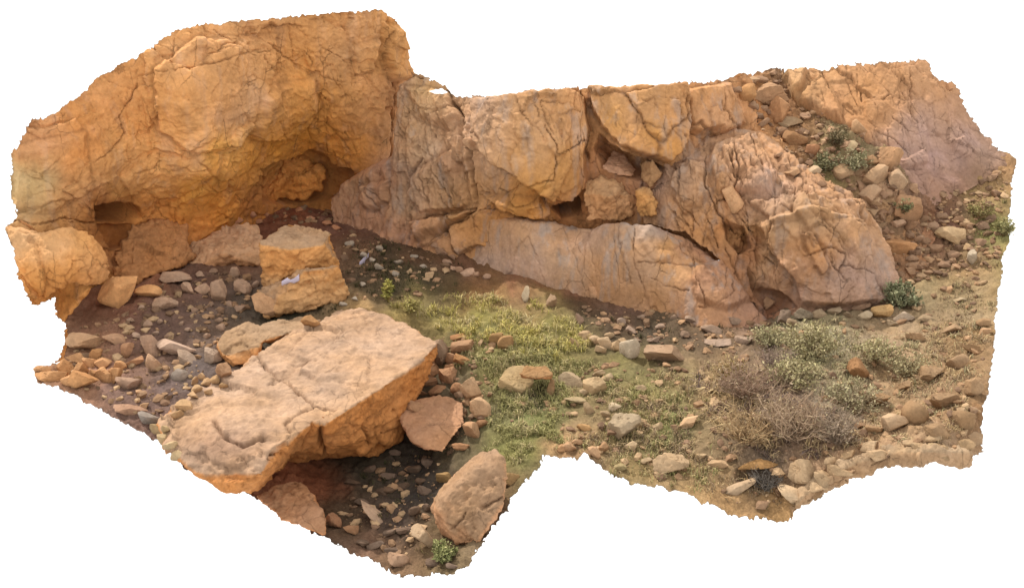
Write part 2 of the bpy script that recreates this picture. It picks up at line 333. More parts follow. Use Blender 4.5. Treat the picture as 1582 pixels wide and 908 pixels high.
GP = [(470,318,160,102,70,S_),(420,330,150,100,72,S_),(520,345,128,92,74,S_),(340,400,128,95,72,S_),(220,420,150,100,66,S_),(300,430,122,94,76,S_),(200,480,140,98,74,S_),(250,500,116,92,76,S_),(330,480,110,92,76,S_),(420,485,92,84,66,S_),(440,500,80,76,58,S_),(380,470,104,92,76,S_),
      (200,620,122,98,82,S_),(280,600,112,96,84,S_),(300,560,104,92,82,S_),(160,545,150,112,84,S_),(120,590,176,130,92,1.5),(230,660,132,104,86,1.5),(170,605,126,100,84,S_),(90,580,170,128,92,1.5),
      (600,405,90,76,58,1.7),(560,430,84,74,56,S_),(620,430,80,72,50,S_),(650,440,70,64,44,1.7),(570,465,72,64,48,1.7),(700,450,80,68,46,1.7),(690,440,84,70,46,S_),(560,380,116,88,68,S_),(640,395,108,82,60,S_),(700,410,120,84,60,S_),  # dark soil, darkened further to paint in the cliff's shadow
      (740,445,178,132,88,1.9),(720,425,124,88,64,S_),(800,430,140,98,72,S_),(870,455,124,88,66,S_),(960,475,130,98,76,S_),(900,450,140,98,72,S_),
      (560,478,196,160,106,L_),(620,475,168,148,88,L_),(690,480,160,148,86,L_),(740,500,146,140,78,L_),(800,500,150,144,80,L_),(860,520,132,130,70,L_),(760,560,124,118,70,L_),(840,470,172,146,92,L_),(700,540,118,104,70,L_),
      (950,500,82,72,54,1.75),(900,480,76,70,50,1.75),(1000,508,86,76,58,1.75),(1060,510,104,88,68,1.7),(1130,510,132,106,82,S_),(1180,480,112,78,56,S_),(1200,470,108,72,52,S_),(1090,535,128,108,82,1.6),  # shadow strip before the slab painted in as darker ground colours
      (820,650,136,138,82,L_),(800,690,130,130,76,L_),(900,600,152,134,92,L_),(1000,600,152,138,86,L_),(1040,640,132,136,80,L_),(950,560,136,128,80,L_),(860,560,134,128,78,L_),(838,603,44,36,28,1.6),(740,700,110,96,66,L_),  # hollow under the capstone: its shade painted as near-black soil
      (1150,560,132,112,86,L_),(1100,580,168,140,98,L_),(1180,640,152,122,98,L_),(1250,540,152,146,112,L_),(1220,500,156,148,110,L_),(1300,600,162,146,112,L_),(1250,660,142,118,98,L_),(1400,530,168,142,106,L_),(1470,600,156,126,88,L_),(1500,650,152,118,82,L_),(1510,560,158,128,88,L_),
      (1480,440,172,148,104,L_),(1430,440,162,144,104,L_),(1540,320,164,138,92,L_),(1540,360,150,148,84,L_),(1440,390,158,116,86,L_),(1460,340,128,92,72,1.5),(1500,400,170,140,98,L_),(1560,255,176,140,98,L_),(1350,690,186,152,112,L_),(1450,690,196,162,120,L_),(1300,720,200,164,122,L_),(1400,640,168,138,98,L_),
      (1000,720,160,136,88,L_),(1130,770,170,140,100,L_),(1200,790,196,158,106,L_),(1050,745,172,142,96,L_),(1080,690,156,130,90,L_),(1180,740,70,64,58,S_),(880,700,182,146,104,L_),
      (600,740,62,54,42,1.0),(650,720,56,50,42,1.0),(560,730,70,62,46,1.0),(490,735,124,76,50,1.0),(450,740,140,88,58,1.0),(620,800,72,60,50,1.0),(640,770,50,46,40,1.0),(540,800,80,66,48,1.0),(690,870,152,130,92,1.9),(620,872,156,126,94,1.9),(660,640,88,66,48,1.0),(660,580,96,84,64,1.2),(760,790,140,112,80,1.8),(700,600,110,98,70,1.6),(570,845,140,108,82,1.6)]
ground_poly = [(45,600),(45,560),(90,545),(95,500),(150,440),(260,380),(360,320),(420,285),(540,285),(600,340),(700,360),(900,400),(1100,430),(1230,430),(1340,420),(1330,330),(1380,240),(1480,230),(1575,235),(1560,560),(1540,740),(1300,830),(900,760),(760,900),(560,900),(200,680)]
gobj, GV, GC, GQ = sheet('ground', ground_poly, ground_inv, GP, M_SOIL, step=1.6, lift=ground_lift, fresh=.5, tint=(1,.985,1.1), colnoise=.34, stain_shade=(60,46,34))
tag(gobj, kind='structure')

# ================================================================== CLIFF FACES
def face_inv(ctrl):
    """controls (px, py, foot_px, foot_py, dy): the face stands dy metres behind the ground point at the foot pixel"""
    xy, v = [], []
    for (x, y, fx, fy, dy) in ctrl:
        Y = gpoint(fx, fy)[1] + dy; d = ray(x, y); xy.append((x, y)); v.append(d[1] / Y)
    return tps(xy, v, 1e-3)

def joints(seed, box, n, slope, ln, w=1.7, dep=.12):
    r = random.Random(seed); out = []
    for k in range(n):
        x, y = r.uniform(box[0], box[2]), r.uniform(box[1], box[3]); L = r.uniform(*ln); s = r.gauss(slope, .22); p = [(x, y)]
        for j in range(5): x += s * L / 5 + r.gauss(0, 1.6); y += L / 5 + r.gauss(0, 1.2); p.append((x, y))
        out.append((p, w * r.uniform(.7, 1.4), dep * r.uniform(.4, 1.4)))
    return out
def slabs(seed, box, n, slope, ln, wd, off):
    r = random.Random(seed); out = []
    for k in range(n):
        x, y = r.uniform(box[0], box[2]), r.uniform(box[1], box[3]); L = r.uniform(*ln); W = r.uniform(*wd); s = r.gauss(slope, .15)
        out.append(([(x, y), (x + W * .6, y - W * .25), (x + W + s * L * .4, y + L * .35), (x + W * .9 + s * L, y + L * .9), (x + W * .3 + s * L, y + L), (x - W * .1 + s * L * .5, y + L * .55)], off * r.uniform(-.6, 1.2), 2.2))
    return out
A1, A2, A3, A4, A5, A6 = (100,515), (180,440), (290,395), (390,345), (470,325), (545,338)
left_inv = face_inv([(100,540)+A1+(0,),(85,470)+A1+(.35,),(20,300)+A1+(.9,),(20,225)+A1+(1.0,),(60,180)+A1+(1.3,),(60,350)+A1+(.6,),(140,470)+A2+(-.2,),(180,440)+A2+(0,),(185,340)+A2+(.7,),(110,300)+A1+(1.5,),(110,220)+A1+(1.6,),(150,120)+A2+(.6,),(230,200)+A3+(-1.2,),(160,280)+A2+(-.5,),
    (250,345)+A3+(-.2,),(290,400)+A3+(0,),(300,330)+A3+(.15,),(330,270)+A3+(-.7,),(300,130)+A3+(-1.3,),(280,45)+A3+(-.6,),(390,350)+A4+(0,),(390,285)+A4+(-.5,),(400,180)+A4+(-1.6,),(420,90)+A4+(-1.4,),(450,20)+A4+(-1.2,),(470,330)+A5+(.55,),(470,265)+A5+(.3,),(450,215)+A5+(-.7,),(500,120)+A5+(-1.6,),(540,330)+A6+(.4,),(560,270)+A6+(.35,),(560,180)+A6+(-.5,),(590,20)+A6+(-.3,),(625,110)+A6+(.5,),(620,240)+A6+(.8,),(540,60)+A6+(-.9,)])
left_poly = [(0,480),(0,180),(200,60),(300,20),(590,0),(650,90),(645,125),(625,180),(615,260),(600,330),(545,345),(470,350),(400,365),(300,425),(220,450),(160,480),(130,540),(90,560)]
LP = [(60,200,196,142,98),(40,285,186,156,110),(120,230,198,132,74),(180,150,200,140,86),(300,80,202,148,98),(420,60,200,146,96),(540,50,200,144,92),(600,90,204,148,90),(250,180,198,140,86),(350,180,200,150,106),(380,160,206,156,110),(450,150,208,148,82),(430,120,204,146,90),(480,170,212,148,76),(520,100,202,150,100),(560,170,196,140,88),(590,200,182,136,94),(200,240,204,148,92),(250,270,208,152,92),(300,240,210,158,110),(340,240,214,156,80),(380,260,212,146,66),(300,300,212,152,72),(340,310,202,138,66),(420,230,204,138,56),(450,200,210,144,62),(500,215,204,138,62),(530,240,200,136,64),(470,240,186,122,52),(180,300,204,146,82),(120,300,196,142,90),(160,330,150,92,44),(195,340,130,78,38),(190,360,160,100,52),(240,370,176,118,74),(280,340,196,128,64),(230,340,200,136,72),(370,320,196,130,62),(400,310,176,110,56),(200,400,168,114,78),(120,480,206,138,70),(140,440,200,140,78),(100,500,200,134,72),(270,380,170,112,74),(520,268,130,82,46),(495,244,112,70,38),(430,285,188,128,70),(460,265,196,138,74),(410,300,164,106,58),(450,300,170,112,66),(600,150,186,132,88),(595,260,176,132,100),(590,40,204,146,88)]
lobj, *_ = sheet('rock_cliff', left_poly, left_inv, LP, M_CLIFF, step=1.4, illum=1.03, under=.78, tint=(.985,1.01,1.05), streak=.12, relief=dict(seed=301, size=1.7, amp=.55, stretch=(1, 1, 1.15)), stain_shade=(110,70,40), dirt_shade=.6,
    blocks=slabs(13, (430,50,600,200), 14, .1, (24,50), (14,28), .09) + [([(395,150),(420,130),(485,120),(495,165),(470,195),(430,215),(385,215)],.22,6),([(300,60),(430,55),(420,150),(360,230),(300,240),(250,200),(240,110)],.18,8),([(540,70),(585,60),(575,110),(545,115)],.16,5),([(590,35),(615,40),(638,118),(600,125),(588,80)],.30,7),([(20,225),(130,205),(140,290),(80,330),(20,320)],.12,8),([(220,140),(290,150),(330,210),(280,240),(230,230)],.1,6)],
    caves=[([(142,318),(178,311),(216,319),(220,336),(203,345),(176,350),(148,348)],1.1,8),([(146,346),(205,344),(192,378),(176,390),(160,366)],.4,8),([(406,262),(425,250),(455,243),(478,229),(500,233),(512,256),(548,264),(540,292),(505,312),(404,318)],.5,9),([(480,230),(500,233),(513,256),(546,264),(540,276),(512,276),(492,256)],.9,7)],
    cracks=joints(14, (400,40,600,200), 26, .25, (20,55), 1.4, .08) + [([(212,92),(209,135),(205,150),(185,178),(193,205),(175,232),(130,262),(115,280)],1.8,.14),([(212,118),(255,112),(275,112),(330,100),(355,88),(370,82),(410,78)],1.8,.14),([(330,45),(355,62),(365,78),(385,85)],1.6,.1),([(228,150),(240,190),(255,225),(290,235),(350,240)],1.5,.1),([(240,200),(258,235),(245,255),(200,270)],1.4,.1),([(270,60),(265,95),(275,113)],1.3,.08),([(380,60),(385,35)],1.5,.08),([(400,85),(425,120),(440,105),(470,90)],1.5,.1),([(495,70),(520,85),(535,100),(550,115),(575,105)],1.6,.12),([(545,65),(540,95),(548,113)],1.4,.1),([(600,38),(592,60),(590,85),(600,125)],2.2,.22),([(350,225),(385,215),(415,210),(440,195),(490,165),(495,145)],2.0,.18),([(495,145),(510,160),(505,190),(540,230)],1.6,.12),([(455,100),(490,115),(515,125),(560,130)],1.5,.09),([(10,340),(30,340),(60,349),(98,337),(145,345)],2.2,.25),([(608,130),(604,180),(605,230),(600,300)],2.4,.3),([(285,330),(275,370),(280,395)],1.5,.12),([(320,290),(345,300),(375,295)],1.6,.1),([(350,30),(372,40),(388,50),(380,62),(362,55)],1.4,.09)])
tag(lobj, 'tall orange cliff on the left with two hollow caves at its foot', 'cliff')

B1 = (100,515)
blk_inv = face_inv([(15,355)+B1+(.2,),(60,345)+B1+(.25,),(140,345)+B1+(.9,),(90,400)+B1+(-.35,),(45,420)+B1+(-.3,),(50,475)+B1+(0,),(150,420)+B1+(.2,),(180,420)+B1+(.75,),(150,470)+B1+(.4,),(100,460)+B1+(0,)])
bobj, *_ = sheet('cliff_block', [(0,360),(12,338),(30,336),(60,349),(98,338),(142,346),(168,382),(182,418),(178,440),(140,455),(118,448),(84,466),(50,485),(30,480)], blk_inv,
    [(40,360,204,160,116),(90,370,206,156,106),(130,365,206,150,92),(100,420,208,148,88),(60,430,206,142,78),(50,460,204,138,72),(150,410,206,150,96),(170,420,206,152,100),(110,440,200,136,74)], M_CLIFF, step=1.4, illum=1.12,
    curl=(18, .55, [(8,340),(60,349),(98,338),(142,346),(168,382),(182,418),(178,440),(140,455),(118,448),(84,466)]), relief=dict(seed=311, size=1.2, amp=.7), stain_shade=(120,76,44), dirt_shade=.55,
    cracks=[([(120,420),(135,410),(175,408)],1.6,.12),([(60,425),(90,440),(120,440)],1.4,.08)])
tag(bobj, 'squat orange block split off below the crack at the cliff\'s far left foot', 'rock block')

D1, D2, D3, D4, D5 = (530,345), (610,368), (680,388), (850,440), (1000,478)
cen_inv = face_inv([(515,320)+D1+(.1,),(530,350)+D1+(0,),(560,285)+D1+(.15,),(610,370)+D2+(0,),(600,250)+D2+(.55,),(610,130)+D2+(1.2,),(660,380)+D3+(-.1,),(650,250)+D2+(-.1,),(660,130)+D2+(.7,),(700,330)+D3+(.2,),(700,200)+D3+(.5,),(720,150)+D3+(.9,),(800,330)+D4+(.9,),(800,250)+D4+(.6,),(800,150)+D4+(1.2,),(900,340)+D4+(1.0,),(900,240)+D4+(.9,),(900,140)+D4+(1.6,),(1000,330)+D5+(1.8,),(1000,240)+D5+(1.9,),(1000,130)+D5+(2.6,),(1100,300)+D5+(2.2,),(1100,200)+D5+(2.6,),(1120,120)+D5+(3.4,),(1180,210)+D5+(3.0,),(850,450)+D4+(.6,),(1000,480)+D5+(.9,)])
cen_poly = [(508,300),(525,283),(560,262),(596,240),(604,180),(607,130),(630,116),(640,90),(700,110),(1130,90),(1165,130),(1170,200),(1190,260),(1130,400),(1000,420),(900,380),(760,420),(660,395),(600,385),(540,365),(515,345)]
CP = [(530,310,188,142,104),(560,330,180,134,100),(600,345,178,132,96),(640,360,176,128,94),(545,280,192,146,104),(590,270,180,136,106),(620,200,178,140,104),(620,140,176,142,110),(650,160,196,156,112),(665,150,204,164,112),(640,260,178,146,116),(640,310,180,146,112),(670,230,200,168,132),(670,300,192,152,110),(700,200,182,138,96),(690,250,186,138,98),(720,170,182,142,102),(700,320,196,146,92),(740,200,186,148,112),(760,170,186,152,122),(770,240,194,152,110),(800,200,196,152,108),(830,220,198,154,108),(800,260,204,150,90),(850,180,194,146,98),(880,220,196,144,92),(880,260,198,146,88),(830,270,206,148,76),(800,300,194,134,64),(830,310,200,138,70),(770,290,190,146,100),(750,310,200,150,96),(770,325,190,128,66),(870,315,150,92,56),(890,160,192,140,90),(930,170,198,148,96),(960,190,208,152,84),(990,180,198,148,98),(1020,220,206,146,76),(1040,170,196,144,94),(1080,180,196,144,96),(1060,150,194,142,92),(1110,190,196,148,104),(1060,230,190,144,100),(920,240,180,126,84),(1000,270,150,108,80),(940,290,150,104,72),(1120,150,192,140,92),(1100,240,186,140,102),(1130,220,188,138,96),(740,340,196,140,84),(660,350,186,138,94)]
cobj, *_ = sheet('rock_cliff', cen_poly, cen_inv, CP, M_CLIFF, step=1.4, illum=1.1, streak=.36, tint=(.98,1.0,1.11),  relief=dict(seed=331, size=1.5, amp=.6, stretch=(1.1, 1, .85)), relief2=([(500,310),(600,240),(606,100),(700,120),(725,190),(748,260),(735,320),(640,330),(640,390),(500,380)], 12, dict(seed=341, size=1.0, amp=.85, stretch=(1.7, 1.4, .42), cracks=1.1)), holes=[[(669,144),(675,139),(684,138),(691,143),(686,148),(676,148)]], stain_shade=(92,60,40), dirt_shade=.68,
    curl=(14, .45, [(508,300),(525,283),(560,262),(596,240),(604,180),(607,130),(630,116)]),
    blocks=slabs(7, (605,150,730,290), 16, .12, (40,90), (12,24), .10) + slabs(8, (750,150,1120,210), 10, .1, (26,50), (16,30), .08) + [([(745,155),(870,143),(905,160),(914,205),(905,240),(910,285),(880,308),(842,300),(800,265),(770,250),(740,215)],.45,7),([(912,140),(1050,135),(1056,180),(1050,225),(1030,252),(1000,242),(965,227),(935,200),(915,170)],.55,7),([(1050,140),(1125,130),(1150,190),(1130,205),(1060,205)],.25,7),([(630,135),(690,140),(712,180),(700,200),(650,185)],.22,9),([(640,265),(700,230),(725,300),(730,320),(650,330),(632,300)],.18,8),([(560,285),(598,280),(600,310),(575,325),(560,310)],.18,6),([(742,300),(765,310),(800,325),(840,332),(850,318),(830,300),(800,300)],.3,5),([(640,345),(735,318),(725,335),(680,360),(645,372)],.3,6)],
    caves=[([(846,318),(895,305),(902,330),(870,338)],.9,6),([(925,205),(960,232),(1000,245),(1030,258),(1012,285),(985,280),(930,262),(915,230)],.8,8)],
    cracks=joints(9, (605,140,735,300), 26, .16, (40,100), 1.5, .11) + joints(10, (750,145,1130,215), 26, .2, (20,50), 1.4, .07) + [([(632,372),(632,300),(640,260),(650,245)],2.2,.22),([(700,160),(715,182),(712,205),(730,235),(735,310)],2.4,.28),([(728,245),(733,285),(738,318)],2.4,.3),([(655,185),(660,230),(672,260),(700,300),(705,320)],1.6,.14),([(640,365),(660,335),(735,322)],2.2,.25),([(665,372),(690,355),(735,325)],2.6,.35),([(895,140),(905,165),(912,200),(905,230),(908,290)],2.4,.3),([(835,200),(848,225),(845,265),(800,275),(770,260)],1.8,.16),([(845,235),(870,228),(905,215)],1.7,.14),([(805,150),(810,180),(835,215)],1.5,.1),([(830,165),(865,170),(890,180)],1.4,.09),([(1050,135),(1042,170),(1052,215)],2,.16),([(1000,150),(1020,195),(1035,215),(1040,245)],1.5,.09),([(1110,145),(1115,190),(1150,205)],1.8,.14),([(690,140),(705,165),(718,190),(716,210)],2.2,.2),([(775,290),(800,310),(830,300),(850,316)],2,.2),([(740,325),(775,326),(800,335),(850,332)],2.2,.25),([(612,128),(640,118),(655,122)],2,.2),([(570,290),(585,320),(578,328)],1.5,.14),([(660,140),(650,165),(655,190),(690,170),(712,160)],1.8,.12),([(555,280),(580,292),(600,320)],1.6,.12),([(1060,205),(1090,215),(1130,208)],2,.16)])
tag(cobj, 'tan and grey cliff in the middle with deep vertical cracks', 'cliff')

E1, E2, E3, E4, E5 = (668,380), (760,415), (850,440), (1000,478), (1185,498)
slab_inv = face_inv([(668,385)+E1+(0,),(700,346)+E1+(.4,),(760,420)+E2+(0,),(740,332)+E2+(.8,),(800,330)+E3+(.7,),(850,445)+E3+(0,),(850,385)+E3+(.15,),(900,340)+E3+(.6,),(960,335)+E4+(.9,),(1000,480)+E4+(0,),(980,400)+E4+(.15,),(1050,352)+E4+(1.1,),(1080,420)+E5+(.6,),(1110,390)+E5+(1.2,),(1100,500)+E5+(-.2,),(1190,500)+E5+(0,),(1150,440)+E5+(.7,)])
sobj, *_ = sheet('rock_slab', [(662,378),(685,356),(712,338),(740,328),(800,330),(858,334),(905,346),(950,336),(1000,338),(1050,350),(1090,372),(1120,402),(1150,440),(1196,492),(1180,520),(1000,500),(850,465),(760,440),(690,410)], slab_inv,
    [(690,375,178,150,124),(720,350,188,148,110),(760,345,196,146,96),(800,360,194,152,112),(830,390,186,154,128),(770,390,182,152,128),(860,400,188,154,122),(880,360,194,150,110),(920,360,188,152,120),(930,410,196,148,102),(950,440,198,148,100),(960,380,194,148,104),(1000,355,164,146,130),(1020,350,166,142,124),(1030,390,196,142,80),(1000,410,186,148,112),(1050,420,196,148,98),(1000,460,192,142,92),(1080,450,188,144,110),(1060,380,180,134,98),(1100,420,176,130,98),(1140,460,176,132,100),(1170,490,168,124,92),(1100,480,182,138,102),(1080,395,166,116,86),(900,430,186,150,118)], M_CLIFF, step=1.4, illum=1.1, streak=.5, tint=(.97,1.0,1.12),
    relief=dict(seed=351, size=1.3, amp=.26, cracks=.4, stretch=(1.3, 1, .6)), stain_shade=(108,72,46), dirt_shade=.6, jag=False, curl=(16, .5, [(662,378),(685,356),(712,338),(740,328),(800,330),(858,334),(905,346),(950,336),(1000,338),(1050,350),(1090,372),(1120,402),(1150,440),(1196,492)]),
    blocks=[([(1070,410),(1120,400),(1160,460),(1120,480),(1075,460)],.15,5),([(1000,345),(1060,375),(1050,400),(1010,405),(985,370)],.08,6)],
    cracks=[([(985,405),(1030,405),(1065,410),(1090,415),(1120,430)],2,.16),([(1005,430),(1030,442),(1065,450)],1.8,.14),([(980,350),(978,400),(990,440)],1.6,.1),([(905,350),(915,400),(920,420)],1.5,.09),([(1070,390),(1075,430),(1092,470)],1.6,.12),([(1080,475),(1110,470),(1130,455),(1128,435)],1.8,.16),([(955,345),(958,390),(975,440)],1.6,.09),([(870,350),(885,390),(895,425)],1.4,.06),([(735,360),(740,390)],1.4,.05),([(825,395),(835,410)],1.2,.05),([(1045,370),(1060,395),(1090,400)],1.6,.1)])
tag(sobj, 'smooth pale slab leaning at the foot of the middle cliff', 'rock slab')

R1, R2, R3, R4, R5 = (1195,498), (1240,482), (1300,478), (1368,470), (1420,420)
rid_inv = face_inv([(1000,345)+D5+(1.6,),(1010,270)+D5+(2.0,),(1070,300)+R1+(2.0,),(1080,370)+R1+(1.45,),(1070,235)+R1+(2.9,),(1140,215)+R1+(3.2,),(1140,440)+R1+(.6,),(1190,500)+R1+(.3,),(1150,330)+R1+(1.5,),(1200,450)+R1+(.9,),(1190,390)+R2+(.8,),(1240,480)+R2+(-.1,),(1230,400)+R2+(.25,),(1220,310)+R2+(1.0,),(1190,240)+R2+(2.5,),(1300,480)+R3+(-.2,),(1290,390)+R3+(.2,),(1280,300)+R3+(1.4,),(1250,250)+R3+(2.8,),(1370,470)+R4+(.1,),(1350,380)+R4+(.8,),(1330,310)+R4+(2.0,),(1380,400)+R4+(.9,)])
robj, *_ = sheet('rock_ridge', [(990,345),(994,290),(1010,258),(1045,232),(1090,210),(1130,196),(1170,198),(1205,216),(1225,244),(1262,262),(1300,288),(1338,312),(1362,345),(1380,385),(1392,430),(1385,480),(1300,500),(1240,495),(1190,515),(1150,450),(1110,400),(1060,360)], rid_inv,
    [(1020,300,170,134,108),(1030,330,178,138,102),(1060,270,176,142,110),(1090,250,196,154,114),(1060,320,186,140,96),(1100,300,190,142,96),(1080,350,190,136,84),(1130,250,194,150,110),(1150,290,188,142,104),(1120,350,182,124,74),(1160,340,184,142,104),(1190,280,186,148,118),(1220,300,186,148,114),(1180,240,190,144,102),(1150,360,186,138,84),(1180,400,192,150,106),(1200,430,184,140,100),(1200,350,186,146,104),(1240,340,190,148,102),(1280,330,192,146,98),(1300,370,194,144,94),(1260,400,194,138,84),(1240,440,178,140,112),(1300,430,176,144,122),(1340,430,178,146,122),(1330,380,184,146,112),(1290,300,184,142,106),(1320,330,186,142,100),(1190,460,136,90,60),(1150,390,140,92,60),(1180,480,120,78,54),(1140,420,168,122,88),(1240,280,182,140,104),(1290,460,182,146,118)], M_CLIFF, step=1.4, illum=1.14, jag=False, streak=.3, tint=(.98,1.0,1.11), 
    relief=dict(seed=371, size=.8, amp=.7, stretch=(1.45, 1, .62), cracks=1.3), stain_shade=(92,58,36), dirt_shade=.66, curl=(7, .15, [(990,345),(994,290),(1010,258),(1045,232),(1090,210),(1130,196),(1170,198),(1205,216),(1225,244),(1262,262),(1300,288),(1338,312),(1362,345),(1380,385),(1392,430),(1385,480)]),
    blocks=slabs(5, (1010,225,1320,400), 34, .45, (26,60), (12,26), .13) + [([(1100,225),(1165,210),(1200,270),(1190,300),(1110,300),(1095,260)],.22,6),([(1165,345),(1200,335),(1250,330),(1330,345),(1350,440),(1370,470),(1240,475),(1232,420),(1200,390)],.3,9),([(1150,310),(1210,305),(1320,310),(1350,345),(1200,345)],.15,6),([(1150,375),(1195,385),(1225,430),(1220,460),(1180,445),(1150,410)],.12,6),([(1045,255),(1090,250),(1100,300),(1060,330),(1040,300)],.12,6)],
    caves=[([(1150,405),(1175,440),(1215,450),(1235,475),(1185,490),(1160,450)],.22,8),([(1115,340),(1150,350),(1165,385),(1140,395),(1120,370)],.45,6)],
    cracks=joints(6, (1010,225,1340,400), 46, .45, (26,70)) + [([(1090,240),(1090,290),(1110,330),(1150,370),(1200,410)],2.2,.22),([(1155,215),(1170,260),(1195,290),(1200,320)],2.2,.2),([(1200,335),(1195,390),(1210,420)],2.0,.18),([(1130,230),(1140,270),(1135,300)],2,.18),([(1245,395),(1275,385),(1295,395),(1290,420)],2,.18),([(1290,410),(1320,415),(1340,425)],1.5,.1),([(1210,320),(1260,350),(1300,395)],1.7,.12),([(1230,270),(1290,330),(1330,370)],1.8,.14),([(1250,260),(1300,300),(1345,370)],2,.18),([(1050,260),(1060,320),(1080,350)],2,.18),([(1110,310),(1160,300),(1200,310),(1250,300)],1.9,.15),([(1280,345),(1310,350),(1330,375)],1.5,.1),([(1020,290),(1040,330),(1065,350)],1.8,.15),([(1215,250),(1230,290),(1225,330)],1.7,.12)])
tag(robj, 'heavily fractured tan ridge of rock right of the smooth slab', 'rock ridge')

J1, J2, J3, J4 = (1370,350), (1440,320), (1500,290), (1560,255)
up_inv = face_inv([(1220,160)+J1+(2.6,),(1215,105)+J1+(3.4,),(1300,190)+J1+(1.6,),(1300,100)+J1+(3.2,),(1370,260)+J1+(.8,),(1370,180)+J1+(1.8,),(1370,95)+J1+(3.2,),(1440,320)+J2+(0,),(1440,230)+J2+(1.0,),(1430,90)+J2+(2.8,),(1500,290)+J3+(0,),(1490,180)+J3+(1.5,),(1565,250)+J4+(0.2,),(1400,310)+J1+(.2,)])
uobj, *_ = sheet('rock_wall', [(1205,120),(1212,90),(1440,80),(1590,235),(1560,255),(1500,292),(1450,318),(1420,318),(1398,285),(1360,230),(1330,215),(1290,185),(1255,170),(1228,158)], up_inv,
    [(1225,130,214,168,116),(1250,150,198,152,108),(1270,125,198,148,98),(1300,150,190,140,94),(1340,140,192,140,90),(1380,130,194,146,102),(1420,120,196,148,104),(1440,150,192,144,102),(1370,170,190,138,90),(1330,190,182,130,82),(1360,210,180,142,110),(1420,200,184,146,120),(1470,200,184,142,108),(1450,240,176,140,120),(1490,230,178,142,118),(1400,240,176,142,120),(1420,280,170,134,112),(1460,270,170,136,118),(1520,240,176,142,116),(1510,270,150,118,92),(1480,290,156,120,98),(1440,305,164,128,106)], M_CLIFF, step=1.4, illum=1.22, tint=(.98,1.0,1.11), 
    relief=dict(seed=391, size=1.7, amp=.45, cracks=.6), stain_shade=(104,72,52), dirt_shade=.55, curl=(12, .4, [(1205,120),(1228,158),(1255,170),(1290,185),(1330,215),(1360,230),(1398,285),(1420,318)]),
    blocks=slabs(11, (1240,110,1480,240), 12, .4, (24,50), (18,34), .08) + [([(1212,112),(1250,108),(1240,140),(1225,152)],.25,5),([(1235,155),(1265,115),(1300,160),(1300,185),(1250,168)],.2,6),([(1390,250),(1430,225),(1440,250),(1400,262)],.1,4)],
    cracks=joints(12, (1230,105,1490,260), 30, .4, (20,55), 1.5, .08) + [([(1405,110),(1410,150),(1408,180)],1.7,.12),([(1270,110),(1285,150),(1300,165),(1320,175)],1.8,.14),([(1330,140),(1332,155)],1.8,.14),([(1360,155),(1375,145),(1380,150)],2,.16),([(1380,180),(1400,200),(1425,210),(1428,230)],1.6,.1),([(1420,225),(1450,260),(1470,290)],1.6,.1),([(1400,260),(1425,262)],1.8,.12),([(1490,190),(1498,210),(1490,240),(1475,245)],1.4,.08),([(1340,195),(1380,215),(1400,235),(1430,300)],1.6,.1)])
tag(uobj, 'broad upper right rock face with a raking crumbled edge', 'rock face')

K1 = (1370,350)
scr_inv = face_inv([(1110,115)+D5+(4.0,),(1150,190)+R1+(4.0,),(1210,105)+J1+(3.8,),(1220,180)+J1+(2.4,),(1220,260)+R2+(3.0,),(1290,190)+J1+(1.8,),(1290,300)+R3+(2.3,),(1350,250)+J1+(.9,),(1350,350)+J1+(-.1,),(1370,470)+R4+(.5,),(1400,310)+J1+(.3,),(1440,340)+J2+(-.2,),(1420,420)+R5+(-.05,)])
scobj, *_ = sheet('scree_slope', [(1120,100),(1230,95),(1250,160),(1300,175),(1360,215),(1420,300),(1465,320),(1440,380),(1425,440),(1370,470),(1340,420),(1320,320),(1200,250),(1120,220)], scr_inv,
    [(1140,130,176,124,78),(1180,120,150,112,78),(1200,125,140,110,86),(1160,170,180,126,84),(1200,170,158,112,76),(1240,190,128,98,70),(1260,200,118,92,66),(1290,200,122,96,72),(1290,220,116,108,76),(1320,230,130,112,82),(1240,240,150,112,82),(1200,220,176,130,88),(1270,270,120,110,74),(1310,250,138,120,86),(1360,260,124,108,78),(1400,290,120,94,76),(1420,310,118,90,74),(1380,330,160,128,92),(1360,300,166,130,100),(1400,370,166,126,92),(1380,410,156,118,92),(1440,330,120,86,66),(1430,370,150,106,78),(1350,350,172,132,98),(1370,440,150,122,92)], M_SOIL, step=1.75, illum=.95,
    relief=dict(seed=411, size=.8, amp=1.2, cracks=.6), stain_shade=(80,56,40), dirt_shade=.4, colnoise=.3)
tag(scobj, kind='structure')

